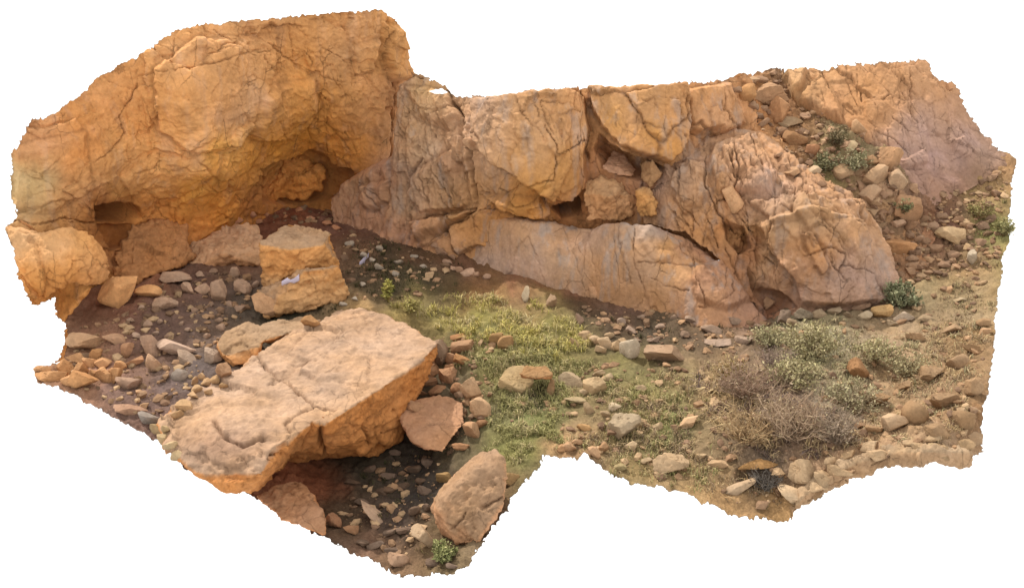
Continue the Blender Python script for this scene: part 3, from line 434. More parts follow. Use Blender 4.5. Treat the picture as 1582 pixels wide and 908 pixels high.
# ================================================================== BOULDERS
def hull_mesh(hulls, voxel):
    """union of convex hulls, evenly remeshed -> verts, faces"""
    bm = bmesh.new()
    for pts in hulls:
        b2 = bmesh.new()
        for p in pts: b2.verts.new(p)
        r = bmesh.ops.convex_hull(b2, input=b2.verts)
        junk = [g for g in r['geom_interior'] if isinstance(g, bmesh.types.BMVert)]
        if junk: bmesh.ops.delete(b2, geom=junk, context='VERTS')
        m2 = bpy.data.meshes.new('tmp'); b2.to_mesh(m2); b2.free(); bm.from_mesh(m2); bpy.data.meshes.remove(m2)
    bmesh.ops.recalc_face_normals(bm, faces=bm.faces)
    me = bpy.data.meshes.new('tmp'); bm.to_mesh(me); bm.free()
    ob = bpy.data.objects.new('tmp', me); COL.objects.link(ob)
    md = ob.modifiers.new('r', 'REMESH'); md.mode = 'VOXEL'; md.voxel_size = voxel
    sm = ob.modifiers.new('s', 'SMOOTH'); sm.iterations = 3; sm.factor = .5
    dg = bpy.context.evaluated_depsgraph_get(); ev = ob.evaluated_get(dg); m3 = ev.to_mesh()
    V = np.zeros(len(m3.vertices) * 3); m3.vertices.foreach_get('co', V); V = V.reshape(-1, 3)
    N = np.zeros(len(m3.vertices) * 3); m3.vertices.foreach_get('normal', N); N = N.reshape(-1, 3)
    F = [list(p.vertices) for p in m3.polygons]
    ev.to_mesh_clear(); bpy.data.objects.remove(ob); bpy.data.meshes.remove(me)
    return V, N, F
def W(p):
    if p[0] == 's': return at_y(p[1], p[2], hit(p[1], p[2])[0][1] - p[3])
    if p[0] == 'w': return np.array(p[1:])
    return at_y(p[1], p[2], p[3]) if p[0] == 'y' else at_z(*p)
def boulder(name, hulls, top, side, seed, label, cat='boulder', voxel=.05, size=.9, amp=.6, it=2.0, isd=.95, fine=.02, cracks=.8, mat=None, cut=.5, extra=None, group=None, reliefk={}, lines=(), pits=0.0):
    V, N, F = hull_mesh([[W(p) for p in h] for h in hulls], voxel)
    d, ck = rock_relief(V, seed, size, amp, cracks=cracks, **reliefk)
    px, py, _ = project(V); q = np.stack([px, py], 1); wq = q + np.stack([fbm(q3(q, 15, 1), 4, .6, seed=91), fbm(q3(q, 15, 2), 4, .6, seed=92)], 1) * 3.5
    front = sstep(-.05, .15, -(N @ FW))
    for (pl, w, dep) in lines:
        g = np.exp(-(dist_line(wq, pl) / w) ** 2) * front; d = d - dep * g; ck = np.maximum(ck, g)
    if pits:
        f1, f2, c, i = worley(V * np.array([4.4, 4.4, 6]) + .5 * fbm(V * 3, 3, seed=seed + 30)[:, None], seed + 31); pk = _f(_h(i, i, i, 3)) > .45
        d = d - pits * .25 * pk * (1 - sstep(.1, .42, f1)) + pits * 1.6 * (ridged(V * np.array([2.0, 3.4, 4]) + 3, 6, seed + 33) - .5); ck = np.maximum(ck, .25 * pk * (1 - sstep(.05, .35, f1)))
    V = V + N * (d + fine * fbm(V * 6, 4, .6, seed + 5))[:, None]
    k = sstep(cut - .18, cut + .18, N[:, 2] + .22 * fbm(V * 2.2, 4, .6, seed + 8))[:, None]
    C = lin(top) / it * k + lin(side) / isd * (1 - k)
    if extra is not None: C = extra(C, V, N, k)
    C = C * (1 + .2 * fbm(V * 1.2, 5, .6, seed + 1) + .14 * fbm(V * 4.5, 4, .6, seed + 2))[:, None]
    C = C * (1 + fbm(V * .8 + 9, 4, .6, seed + 3)[:, None] * np.array([.03, -.05, -.2]))
    kk = (ck * .5)[:, None]; C = C * (1 - kk) + lin((96, 62, 40)) * .6 * kk  # crack dirt together with painted-in crevice shade
    o = mesh_obj(name, V, F, C, mat or M_BOULDER, origin=[V[:, 0].mean(), V[:, 1].mean(), V[:, 2].min()])
    tag(o, label, cat, group); register(o.name, V, F); return o

PALE = (212,174,142); ORG = (192,130,76)
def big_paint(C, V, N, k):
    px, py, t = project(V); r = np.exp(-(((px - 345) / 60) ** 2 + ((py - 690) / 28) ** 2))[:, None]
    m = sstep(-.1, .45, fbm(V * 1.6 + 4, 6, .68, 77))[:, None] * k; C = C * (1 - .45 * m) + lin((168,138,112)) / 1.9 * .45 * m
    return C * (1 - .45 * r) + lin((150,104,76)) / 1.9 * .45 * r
boulder('boulder', [[(455,510,.5),(545,478,.45),(600,490,.5),(677,530,.55),(652,558,.55),(600,592,.58),(500,657,.5),(345,600,.45),(400,545,.5),(640,615,-.7),(622,680,-1.15),(572,706,-1.2),(500,708,-1.2),(440,712,-1.15),(330,640,-.7),(450,540,-.5),(560,500,-.4)],
    [(243,648,.2),(300,604,.42),(400,560,.48),(480,655,.48),(418,690,.45),(404,732,.15),(388,764,-.7),(348,758,-.25),(300,730,-.1),(258,694,.05),(300,700,-.9),(390,745,-1.2),(440,715,-1.15)]],
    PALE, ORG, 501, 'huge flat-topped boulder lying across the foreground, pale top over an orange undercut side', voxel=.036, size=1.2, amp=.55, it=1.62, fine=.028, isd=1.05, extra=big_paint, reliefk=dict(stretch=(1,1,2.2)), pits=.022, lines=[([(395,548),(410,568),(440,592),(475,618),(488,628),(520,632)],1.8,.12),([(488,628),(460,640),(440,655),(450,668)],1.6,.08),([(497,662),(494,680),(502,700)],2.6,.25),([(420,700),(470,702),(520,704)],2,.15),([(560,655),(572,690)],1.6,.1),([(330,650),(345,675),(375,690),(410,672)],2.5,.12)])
def block_paint(C, V, N, k):
    px, py, t = project(V); low = sstep(418, 436, py + 10 * fbm(V * 2, 3, seed=4))[:, None] * (1 - k)
    return C * (1 - low) + lin((190,146,100)) / 1.0 * low
boulder('boulder', [[('y',401,376,28.7),('y',442,345,30.2),('y',470,352,30.2),('y',508,362,29.6),('y',496,378,28.7),('y',524,405,29.2),('y',530,460,29.2),('y',410,470,28.6),('y',405,420,28.6),('y',470,478,28.8),('y',450,385,28.45)],
    [('y',396,446,28.5),('y',470,418,28.1),('y',524,408,28.4),('y',541,455,28.5),('y',486,478,27.9),('y',410,489,27.9),('y',500,470,29.2),('y',430,470,29.2)]],
    (196,158,122), (204,148,92), 521, 'upright blocky boulder with pale top, standing on dark soil before the caves', voxel=.03, size=.8, amp=.75, fine=.035, pits=.02, it=1.4, isd=1.05, extra=block_paint, cut=.42, reliefk=dict(stretch=(1,1,1.6)))
boulder('boulder', [[('y',768,699,21.6),('y',779,714,21.4),('y',777,776,20.95),('y',737,838,20.6),('y',712,842,20.7),('y',686,816,20.95),('y',680,790,21.05),('y',692,765,21.1),('y',722,728,21.35),('y',738,700,22.0),('y',705,724,21.75),('y',672,765,21.55),('y',666,792,21.45),('y',684,822,21.4),('y',752,698,22.2),('y',740,830,21.2)]],
    (204,164,128), (186,140,104), 541, 'tall tilted slab-like boulder at the front tip of the ground, beside green grass', voxel=.03, size=.9, amp=.6, fine=.035, pits=.03, it=1.9, isd=1.05, cut=.30, cracks=1.1, lines=[([(700,815),(715,800),(720,790)],1.8,.08),([(748,782),(775,768)],1.8,.08)])
boulder('boulder', [[('y',334,530,26.2),('y',350,512,26.6),('y',385,495,26.9),('y',410,505,26.7),('y',402,535,25.95),('y',397,560,25.8),('y',364,565,25.8),('y',343,548,25.9),('y',380,520,27.3),('y',350,560,27)],
    [('y',395,505,26.6),('y',430,497,27.1),('y',470,489,27.3),('y',498,494,27.2),('y',480,506,26.6),('y',430,520,26.2),('y',400,530,26.1),('y',470,520,27.3)]],
    (206,168,130), (200,146,96), 551, 'orange-sided boulder wedged against the back of the huge flat boulder', voxel=.03, size=.6, amp=.5, it=1.9, isd=1.0, cut=.55)
boulder('rock_slab', [[(614,642,-.42),(642,618,-.3),(690,610,-.3),(716,622,-.36),(718,652,-.5),(684,698,-.7),(655,692,-.7),(634,682,-.66),(630,650,-.9),(700,630,-.9),(680,690,-1.0),(645,685,-1.05)]],
    (198,150,114), (176,128,96), 561, 'thin pinkish slab lying flat against the right end of the huge boulder', 'rock slab', voxel=.028, size=.7, amp=.3, it=1.5, isd=1.0)
boulder('boulder', [[('y',394,766,22.0),('y',425,750,22.3),('y',456,740,22.5),('y',476,752,22.3),('y',497,785,21.7),('y',506,802,21.5),('y',503,828,21.2),('y',470,816,21.3),('y',430,800,21.5),('y',450,770,22.6),('y',490,800,22.2)]],
    (190,142,106), (182,126,84), 571, 'rounded orange rock under the left end of the huge boulder, by the ground\'s cut edge', voxel=.03, size=.6, amp=.5, it=1.5, isd=.95)
boulder('rock_outcrop', [[(276,398,.3),(300,378,.55),(348,354,.7),(396,349,.7),(408,384,.55),(402,412,.2),(330,416,.15),(296,418,.15),(310,400,.0),(390,370,.1),(300,380,.0),(345,392,.6)]],
    (202,158,120), (196,146,104), 581, 'low rounded rock outcrop left of the blocky boulder, under the caves', 'outcrop', voxel=.035, size=.8, amp=.9, fine=.04, it=1.05, isd=.9, cracks=1.1)
boulder('rock_outcrop', [[('s',178,392,.1),('s',205,350,.05),('s',250,338,.05),('s',288,350,.05),('s',300,395,.15),('s',262,418,.3),('s',205,440,.2),('s',180,432,.15),('s',235,382,.38),('s',220,350,-.9),('s',270,360,-.9),('s',250,410,-.9),('s',200,410,-.9)]],
    (180,128,84), (174,122,78), 585, 'crumbly brown rock mass at the cliff foot just right of the left cave', 'outcrop', voxel=.035, size=.8, amp=1.1, fine=.05, it=1.05, isd=1.0, cracks=1.4, pits=.05)
_yc = hit(462, 292)[0][1] - .3
boulder('boulder', [[('y',404,300,_yc-.3),('y',408,268,_yc-.1),('y',440,240,_yc+.0),('y',482,244,_yc+.05),('y',499,264,_yc-.1),('y',497,288,_yc-.2),('y',470,306,_yc-.45),('y',415,309,_yc-.5),('y',460,278,_yc-.5),('y',460,270,_yc+1.2)]],
    (204,142,80), (200,134,70), 591, 'rounded orange boulder filling the mouth of the right-hand cave', voxel=.03, size=.8, amp=1.3, fine=.05, pits=.06, it=1.0, isd=.95, cut=.4)
# wedged rocks under the middle cliff's overhang
YW = gpoint(850, 440)[1]
boulder('boulder', [[('y',900,300,YW+.5),('y',905,278,YW+.7),('y',935,268,YW+.8),('y',968,272,YW+.75),('y',980,300,YW+.5),('y',978,330,YW+.35),('y',950,342,YW+.3),('y',908,340,YW+.35),('y',940,305,YW+.15),('y',940,300,YW+1.6)]],
    (196,152,110), (192,142,98), 601, 'round tan boulder wedged on the ledge above the smooth pale slab', voxel=.03, size=.6, amp=.9, fine=.035, it=1.25, isd=1.12)
boulder('boulder', [[('s',983,294,0.22),('s',1002,288,0.22),('s',1015,310,0.22),('s',1012,332,0.22),('s',990,336,0.22),('s',984,315,0.22),('s',1000,310,-0.9)]],
    (196,150,104), (196,144,90), 605, 'narrow orange block standing right of the round wedged boulder', voxel=.025, size=.5, amp=.9, fine=.035, it=1.25, isd=1.12)
boulder('boulder', [[('s',932,258,0.22),('s',945,232,0.22),('s',965,238,0.22),('s',982,262,0.22),('s',976,272,0.22),('s',940,268,0.22),('s',955,255,-0.9)]],
    (180,138,108), (178,134,104), 609, 'grey-brown slab tucked above the round wedged boulder, below the overhang', voxel=.025, size=.5, amp=.4, it=1.1, isd=1.0)
boulder('boulder', [[('s',988,252,0.22),('s',1008,248,0.22),('s',1022,268,0.22),('s',1005,288,0.22),('s',992,276,0.22),('s',1004,268,-0.9)]],
    (168,136,104), (160,124,90), 613, 'dull brown leaning rock in the shadowed gap right of the wedged boulders', voxel=.025, size=.5, amp=.5, it=1.1, isd=1.0)

# ================================================================== STONES
def make_rock(seed, sub):
    r = random.Random(seed); bm = bmesh.new(); bmesh.ops.create_icosphere(bm, subdivisions=sub, radius=1)
    V = np.array([v.co[:] for v in bm.verts]); F = [[v.index for v in f.verts] for f in bm.faces]; bm.free()
    sc = np.array([r.uniform(.8, 1.1), r.uniform(.8, 1.1), r.uniform(.7, 1.0)])
    rad = np.ones(len(V)) * 1.15
    for k in range(r.randint(8, 13)):
        n = np.array([r.gauss(0, 1) for _ in range(3)]); n /= np.linalg.norm(n); h = r.uniform(.34, .88)
        dn = V @ n; rad = np.minimum(rad, np.where(dn > .05, h / np.maximum(dn, .05), 9))
    P = V * rad[:, None] * sc
    if sub > 1:
        P = P + V * (.04 * fbm(V * 1.7 + seed * .7, 4, .6, seed + 1) - .05 * (1 - sstep(0, .08, np.abs(noise(V * 1.6 + seed, seed + 3)))) + .03 * fbm(V * 6, 3, .65, seed + 2))[:, None]
    mn, mx = P.min(0), P.max(0); P = (P - (mn + mx) / 2) / ((mx - mn) / 2)
    return P, F
T1, T2, T3, T4, T5, T6 = (204,164,118), (196,144,94), (178,144,116), (160,128,102), (212,186,150), (150,116,88)
_sid = [1000]
def stone(px, py, w, h, rot=0, colour=T1, ill=1.9, label=None, group=None, cat='stone', name='stone', sink=.22, deep=None, sub=None):
    _sid[0] += 1; s = _sid[0]; R = random.Random(s)
    P, F = make_rock(s, sub or (4 if max(w, h) > 26 else 3))
    hp = hit(px, py + h * .30)
    if hp is None: return None
    g, _ = hp; t = (g - CAM) @ FW; u = t / FPX
    ws, hs = w * u, h * u; ds = (deep or .78) * (ws + hs) / 2; hz = math.sqrt(max(hs * hs - (.39 * ds) ** 2, .25 * hs * hs)) / .92
    P = P * np.array([ws / 2, ds / 2, hz / 2])
    P = P @ np.array(Matrix.Rotation(math.radians(-rot), 3, 'Y')).T
    c = g + np.array([0, ds * .22, hz * (.5 - sink)])
    n = P / np.linalg.norm(P, axis=1)[:, None]
    C = lin(colour) / ill * (1 + .22 * fbm(P * 4 + s, 4, .6, s) + .1 * fbm(P * 14, 3, .6, s + 2))[:, None]
    C = C * (1 + fbm(P * 2.5 + s, 3, .6, s + 4)[:, None] * np.array([.02, -.02, -.07])) * R.uniform(.92, 1.08)
    C = C * np.array([1.1, 1.14, 1.22])                                 # dusty bloom
    C = C * (1 - .3 * sstep(.1, -.8, P[:, 2:3] / (hz / 2)))            # darker towards the foot
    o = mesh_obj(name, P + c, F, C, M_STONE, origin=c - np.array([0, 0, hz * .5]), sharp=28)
    tag(o, label, cat, group); return o
SH, SU = 1.12, 1.6
# ---- singled-out stones: px, py, width, height, tilt, colour, light, label
for a in [
 (180,455,64,52,0,T2,1.0,'big orange-tan stone at the foot of the squat split-off cliff block'),
 (228,452,44,22,5,T2,1.0,'flat orange stone right of the big stone at the block\'s foot'),
 (270,430,52,25,-4,T3,SH,'wide flat brown stone just below the crumbly cliff-foot rock'),
 (253,470,42,26,0,T3,SH,'half-buried tan stone below the flat orange stone, on the dark soil'),
 (290,447,22,20,0,T3,SH,'small squarish brown stone below the wide flat stone'),
 (338,452,26,40,8,T3,SH,'upright pointed stone between the low outcrop and the dark soil'),
 (315,447,28,19,-20,T3,SH,'tilted oval stone left of the upright pointed one'),
 (374,447,30,24,-15,T3,SH,'rounded stone at the left foot of the blocky boulder'),
 (363,421,17,17,0,T3,SH,'small round stone just under the low outcrop'),
 (412,470,46,36,10,(180,138,100),1.2,'brown rock leaning against the lower left of the blocky boulder'),
 (145,433,30,22,10,T2,1.0,'small orange stone lodged against the split-off cliff block'),
 (132,530,68,34,-6,(190,150,112),1.25,'broad flat slab on top of the rubble pile at the left edge'),
 (178,524,40,18,-35,(184,142,108),1.25,'tilted flake right of the broad flat slab on the rubble pile'),
 (196,541,22,26,0,(180,134,98),1.25,'rounded stone at the right end of the rubble pile'),
 (232,536,26,38,15,(176,140,112),SH,'upright stone leaning beside the grey flat slab'),
 (238,563,24,34,-6,(178,142,110),SH,'pointed stone standing below the leaning upright one'),
 (272,538,62,30,-5,(180,150,126),SH,'grey flat slab on the dark soil left of the orange-sided boulder'),
 (205,560,36,14,12,(186,138,100),1.25,'thin flat stone below the rubble pile\'s rounded stone'),
 (198,594,40,26,0,(160,128,104),SH,'dull brown stone on bare soil below the thin flat stone'),
 (276,580,28,20,0,(148,132,116),SH,'small grey stone midway between flat slab and huge boulder'),
 (287,556,34,22,-20,(156,132,110),SH,'rough grey stone under the grey flat slab'),
 (230,648,38,20,-15,(140,126,112),SH,'bluish grey stone beside the huge boulder\'s left tip'),
 (200,634,54,18,-18,(158,122,96),SH,'long low stone near the lower left cut edge'),
 (329,551,30,28,0,(158,134,112),SH,'grey stone left of the orange-sided boulder\'s base'),
 (345,575,26,28,5,(178,136,100),1.3,'upright brown stone under the orange-sided boulder'),
 (480,498,32,20,0,T2,1.8,'orange stone perched on the back rim of the huge boulder'),
 (812,457,13,27,0,T5,SU,'small pale stone standing upright near the middle cliff\'s foot'),
 (852,468,17,26,0,(196,160,124),1.7,'pointed tan stone right of the small pale upright one'),
 (896,494,14,20,0,(150,122,100),SH,'small brown stone at the shadow\'s edge before the smooth slab'),
 (918,452,22,24,-30,(176,134,98),1.0,'flake leaning against the base of the smooth slab'),
 (973,541,34,36,10,(214,190,158),SU,'bright white-faced boulder among the grass, left of the smooth brown one'),
 (1026,551,66,34,0,(178,144,112),1.6,'smooth rounded brown boulder in the grass before the slab'),
 (919,598,38,34,0,(208,174,130),SU,'pale angular stone in the grass right of the hollow boulder'),
 (797,590,54,42,-10,(196,164,118),SU,'hollow boulder\'s pale left half, sloping into the grass'),
 (851,600,13,30,0,(168,132,94),1.6,'small upright stone propping the right end of the capstone'),
 (878,588,48,26,0,(192,164,128),SU,'flat pale stone right of the capstone and dark hollow'),
 (888,619,36,14,0,(186,160,120),SU,'low pale stone sunk in grass below the flat pale stone'),
 (766,523,24,24,-20,(180,140,92),1.7,'left one of two orange stones leaning together in the grass'),
 (782,531,28,26,25,(192,148,100),1.8,'right one of two orange stones leaning together in the grass'),
 (679,548,30,50,8,(172,140,110),1.7,'upright grey stone at the right corner of the huge boulder'),
 (712,521,34,11,6,(184,132,88),1.8,'thin flat stone topping the small stack by the huge boulder'),
 (714,537,38,22,8,(200,154,114),1.9,'pinkish middle stone of the small stack by the huge boulder'),
 (716,555,34,18,0,(184,134,88),1.6,'orange bottom stone of the small stack by the huge boulder'),
 (727,603,34,42,12,(196,156,116),SU,'upright crumbly stone above the round one right of the pinkish slab'),
 (742,634,34,36,0,(198,158,118),SU,'round tan stone right of the thin pinkish slab'),
 (730,667,40,26,-40,(196,152,112),SU,'tilted oval stone below the round tan one'),
 (963,665,54,50,0,(190,164,130),SU,'large grey-tan boulder in the lower middle grass'),
 (950,629,20,11,0,T5,SU,'small pale stone above the large grey-tan boulder'),
 (902,661,22,14,0,(188,146,98),SU,'small tan stone left of the large grey-tan boulder, over a dark gap'),
 (1037,718,58,36,-8,(204,170,130),SU,'whitish rough boulder near the lower cut edge, mid picture'),
 (957,722,22,15,-10,(180,156,110),SU,'small stone left of the whitish rough boulder'),
 (1065,655,36,22,25,(212,172,130),SU,'pale pinkish stone among dry grass right of centre'),
 (1108,718,34,16,15,(196,160,120),SU,'flat stone right of the whitish rough boulder'),
 (1145,752,56,20,28,(206,172,134),SU,'long slab tilting down left of the dark hollow'),
 (1172,718,64,16,4,(186,140,88),1.8,'orange-edged slab roofing the dark hollow near the lower edge'),
 (1247,733,54,42,-20,(206,172,132),SU,'large pale boulder right of the dark hollow'),
 (1228,768,62,24,-25,(212,178,138),SU,'lowest pale rock ledge at the bottom right cut edge'),
 (1363,483,34,24,0,(212,168,112),SU,'rounded orange stone topping the bank right of the fractured ridge'),
 (1397,490,36,16,5,(190,164,136),SU,'flat grey stone right of the rounded orange one on the bank'),
 (1337,489,22,16,0,(206,180,144),SU,'pale stone left of the rounded orange one on the bank'),
 (1330,474,30,14,0,(168,134,106),1.3,'dull stone against the ridge foot, behind the bank'),
 (1241,488,28,22,0,(150,132,108),1.4,'greyish stone at the ridge\'s left foot, on the bank'),
 (1213,494,24,28,0,(140,118,98),1.15,'grey stone in the shadowed gap between slab and ridge'),
 (1188,470,18,22,0,(152,116,86),1.15,'small brown stone at the mouth of the gully'),
 (1326,573,34,38,0,(176,130,88),1.9,'orange-brown stone alone in the grey-green scrub'),
 (1470,366,52,36,0,(206,170,126),SU,'big pale boulder on the right slope below the broad rock face'),
 (1501,399,17,25,0,(208,184,152),SU,'small white upright stone near the right edge'),
 (1497,383,18,12,0,(196,160,118),SU,'small tan stone just above the white upright stone'),
 (1386,381,60,28,8,(194,142,96),1.5,'orange ledge stone at the right end of the fractured ridge'),
 (1484,463,24,9,0,(204,176,136),SU,'low flat stone on the right-hand slope'),
 (1228,214,38,30,10,(186,140,98),1.5,'orange block on the scree just left of the dry bush'),
 (1222,191,42,20,-6,(180,148,112),1.5,'flat grey stone lying over the orange block on the scree'),
 (1256,233,24,22,0,(182,130,92),1.4,'small reddish stone below the orange block on the scree'),
 (1314,228,26,18,15,(204,174,132),1.6,'pale stone in the middle of the scree vegetation'),
 (1328,199,28,28,0,(190,148,108),1.4,'squarish stone under the broad rock face\'s lower edge'),
 (1303,268,32,30,0,(196,158,118),1.5,'round pale stone at the lower left of the scree'),
 (1350,277,54,36,20,(194,156,118),1.5,'wide tan stone in the middle of the lower scree'),
 (1387,280,30,36,10,(204,166,128),1.5,'upright pale stone right of the wide tan one on the scree'),
 (1374,246,48,38,25,(190,146,106),1.4,'large angular block on the scree below the rock face'),
 (1346,250,24,20,0,(176,136,98),1.4,'small stone leaning on the large angular scree block'),
 (1347,306,38,42,25,(196,158,122),1.5,'long tilted stone below the wide tan scree stone'),
 (1402,322,48,52,35,(184,140,102),1.35,'large smooth slab at the lower right of the scree'),
 (1188,150,56,38,20,(184,142,104),1.4,'orange angular block near the top of the scree'),
 (1155,146,28,32,0,(190,140,92),1.35,'tan block left of the angular one at the top of the scree'),
 (1200,175,36,50,-15,(188,138,96),1.35,'tall leaning slab between ridge and scree'),
 (1132,310,36,44,0,(194,148,106),1.2,'squared orange block stuck on the face of the fractured ridge'),
 (1222,266,28,15,0,(196,152,112),1.5,'flat stone at the scree\'s left foot above the ridge'),
 (1258,264,26,13,8,(208,176,138),1.6,'pale flat stone just right of the scree\'s left foot'),
 (685,738,24,18,0,(150,118,76),1.2,'yellowish stone in the dark pit left of the tall tilted boulder'),
 (655,832,24,46,30,(206,172,134),1.8,'narrow pale stone at the left foot of the tall tilted boulder'),
 (584,800,72,15,-38,(186,152,122),1.3,'thin curved slab sticking up in the dark pit'),
 (513,806,30,28,0,(150,108,78),1.2,'brown stone right of the rounded orange rock, in the pit'),
 (542,818,24,18,0,(160,118,84),1.2,'smaller brown stone beside the thin curved slab'),
 (615,866,34,26,-30,(172,136,106),1.5,'crumbled stone at the very bottom of the ground\'s tip'),
 (787,742,38,24,0,(190,150,100),1.8,'crumbly tan stone right of the tall tilted boulder'),
]: stone(*a[:7], label=a[7])
_g = hit(838, 611, ['ground'])[0][1]
boulder('boulder', [[('y',801,577,_g),('y',812,563,_g+.25),('y',846,566,_g+.25),('y',856,577,_g),('y',852,586,_g-.06),('y',822,585,_g-.12),('y',804,584,_g),('y',832,572,_g+.65)]], (190,146,100), (176,120,76), 651, 'orange-brown capstone resting over a dark hollow in the grass', voxel=.02, size=.4, amp=.5, it=1.7, isd=1.4)
# ---- stones nothing tells apart, cluster by cluster
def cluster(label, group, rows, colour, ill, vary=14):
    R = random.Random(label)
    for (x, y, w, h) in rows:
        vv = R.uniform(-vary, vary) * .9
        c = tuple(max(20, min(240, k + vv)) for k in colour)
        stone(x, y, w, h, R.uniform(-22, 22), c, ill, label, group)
cluster('angular stone heaped in the rubble pile at the left edge', 'rubble pile stones', [(100,570,33,28),(122,575,28,28),(119,555,36,20),(141,562,31,20),(160,563,28,20),(129,589,46,28),(160,581,33,26),(176,580,23,31),(78,580,52,26),(147,548,23,18),(108,590,31,18),(186,566,20,18),(66,572,28,18),(146,578,18,15)], (192,142,96), 1.3)
cluster('pale crumbly stone along the back edge of the huge boulder', 'stones along the huge boulder', [(305,602,18,16),(318,592,17,14),(332,588,15,14),(298,612,16,14),(285,628,30,18),(312,582,14,12),(345,596,14,12),(275,640,22,16),(322,606,14,12),(300,590,14,14)], (206,164,118), 1.7)
cluster('cream broken stone at the left tip of the huge boulder', 'stones at the boulder tip', [(240,662,22,20),(250,680,20,18),(262,690,24,20),(238,676,14,14),(272,704,22,16),(256,664,14,14)], (206,174,128), 1.8)
cluster('small stone in the row along the smooth slab\'s foot', 'stones at the slab foot', [(683,390,18,13),(672,380,14,10),(691,405,14,12),(700,415,12,10),(709,417,14,10),(722,422,24,12),(752,428,14,10),(698,398,12,9),(735,424,12,8)], (168,132,104), 1.2)
cluster('fist-sized grey stone scattered on the dark soil behind the huge boulder', 'stones on the dark soil', [(615,405,16,9),(640,396,12,9),(562,396,12,12),(585,413,16,12),(575,402,10,8),(655,412,14,8),(612,424,14,9),(540,378,16,10),(560,440,10,8),(530,470,12,10),(586,384,12,10),(548,462,10,8)], (168,150,128), 1.25)
cluster('small stone strewn on the soil between outcrop and rubble pile', 'stones strewn on the left soil', [(340,506,16,12),(228,501,17,13),(247,497,9,9),(338,495,14,10),(370,478,18,12),(300,480,12,9),(280,500,12,8),(210,520,14,10),(260,520,12,9),(318,520,14,9),(395,440,14,12),(200,495,14,9),(218,475,12,9),(330,420,14,10),(308,425,16,11),(290,510,11,8),(240,515,11,8),(325,470,12,9),(355,470,14,10)], (158,128,104), 1.12)
cluster('knobbly pale stone in the cluster left of the white-faced boulder', 'pale stone cluster in the grass', [(905,521,22,18),(920,527,20,18),(935,530,24,22),(952,537,22,18),(942,519,16,12),(928,541,20,14),(890,531,26,14),(962,528,16,12)], (202,168,128), 1.6)
cluster('stone half sunk in the shaded strip before the smooth slab', 'stones in the shaded strip', [(960,497,16,12),(975,512,18,12),(1020,505,16,10),(1060,517,18,12),(1010,525,22,10),(1070,495,26,12),(1100,510,40,16),(1110,530,44,14),(1150,525,30,16),(1170,505,18,12),(1135,497,20,14),(1180,520,24,18),(990,490,12,9),(1040,490,12,8),(985,527,14,9)], (150,124,102), 1.2)
cluster('half-buried brown rock on the broken mound at the far right edge', 'right mound rocks', [(1400,560,40,26),(1440,580,44,28),(1480,560,36,24),(1505,600,30,30),(1460,620,46,30),(1420,640,50,34),(1490,650,40,34),(1450,668,44,24),(1385,655,44,34),(1360,620,36,22),(1500,540,30,20),(1415,520,34,18),(1470,510,36,16),(1505,680,30,24),(1350,665,34,20),(1395,600,30,20),(1520,500,24,16)], (174,140,104), 1.5, 16)
cluster('broken flaky stone jammed in the gap along the huge boulder\'s right side', 'stones right of the huge boulder', [(657,592,42,16),(650,606,38,12),(664,576,32,22),(692,582,30,28),(700,556,24,22),(640,628,30,18),(676,604,30,14),(705,600,22,18),(668,560,22,18),(696,568,20,14),(745,655,22,16),(712,690,26,16)], (178,132,94), 1.5)
cluster('tan broken stone crumbling at the notch in the lower edge', 'stones at the notch', [(880,692,24,22),(900,697,24,24),(918,700,20,24),(892,684,18,14),(930,693,20,20),(868,694,16,14)], (202,158,116), 1.6)
cluster('stone buried in dry grass around the large grey-tan boulder', 'stones in the middle grass', [(925,577,20,16),(938,585,22,14),(903,607,18,12),(910,632,16,22),(935,640,18,12),(985,655,24,14),(975,690,20,16),(1000,712,20,12),(1015,660,20,12),(880,640,16,10),(1060,690,18,10),(1085,705,16,10),(990,600,20,12),(1020,620,18,10)], (184,154,116), 1.6)
cluster('pale rock in the ledge along the lower right cut edge', 'lower right ledge stones', [(1275,742,40,22),(1300,728,44,22),(1330,713,46,22),(1362,705,44,22),(1395,702,40,18),(1425,694,38,20),(1455,698,42,20),(1490,690,36,24),(1505,703,26,18),(1310,705,30,16),(1345,692,32,16),(1408,685,30,16),(1442,678,28,14),(1265,755,30,18),(1285,712,26,14)], (206,170,128), 1.65)
cluster('weathered flat stone on the bank at the scrub\'s upper edge', 'stones on the bank', [(1265,485,24,14),(1290,482,26,14),(1312,487,20,12),(1225,500,20,16),(1205,512,24,14),(1190,525,22,12),(1418,473,12,14),(1380,500,20,10),(1430,492,26,10),(1345,505,24,10)], (184,156,122), 1.6)
cluster('brown rock among reddish rubble on the right slope', 'right slope rubble', [(1440,350,22,16),(1425,340,18,14),(1455,335,20,12),(1480,340,20,14),(1500,355,18,12),(1520,350,20,14),(1445,385,24,16),(1430,372,18,14),(1475,395,22,14),(1460,410,26,12),(1515,375,16,14),(1530,335,18,12),(1500,320,16,10),(1410,400,20,12),(1425,410,22,14),(1490,410,18,9),(1540,300,18,12),(1535,275,16,12)], (168,132,102), 1.6)
cluster('loose rubble rock on the scree between ridge and rock face', 'scree rubble', [(1240,205,18,14),(1262,215,14,12),(1280,235,16,12),(1290,215,16,10),(1310,245,16,12),(1325,265,16,12),(1330,290,18,16),(1370,300,20,16),(1376,325,22,16),(1388,345,24,16),(1360,335,20,16),(1408,350,20,20),(1420,370,18,14),(1395,300,14,12),(1290,255,16,10),(1205,240,18,12),(1235,250,16,10),(1180,190,22,16),(1165,165,18,16),(1140,140,18,14),(1175,125,26,14),(1210,205,18,16),(1245,180,18,12),(1415,300,14,10),(1270,285,16,12)], (176,138,106), 1.5)
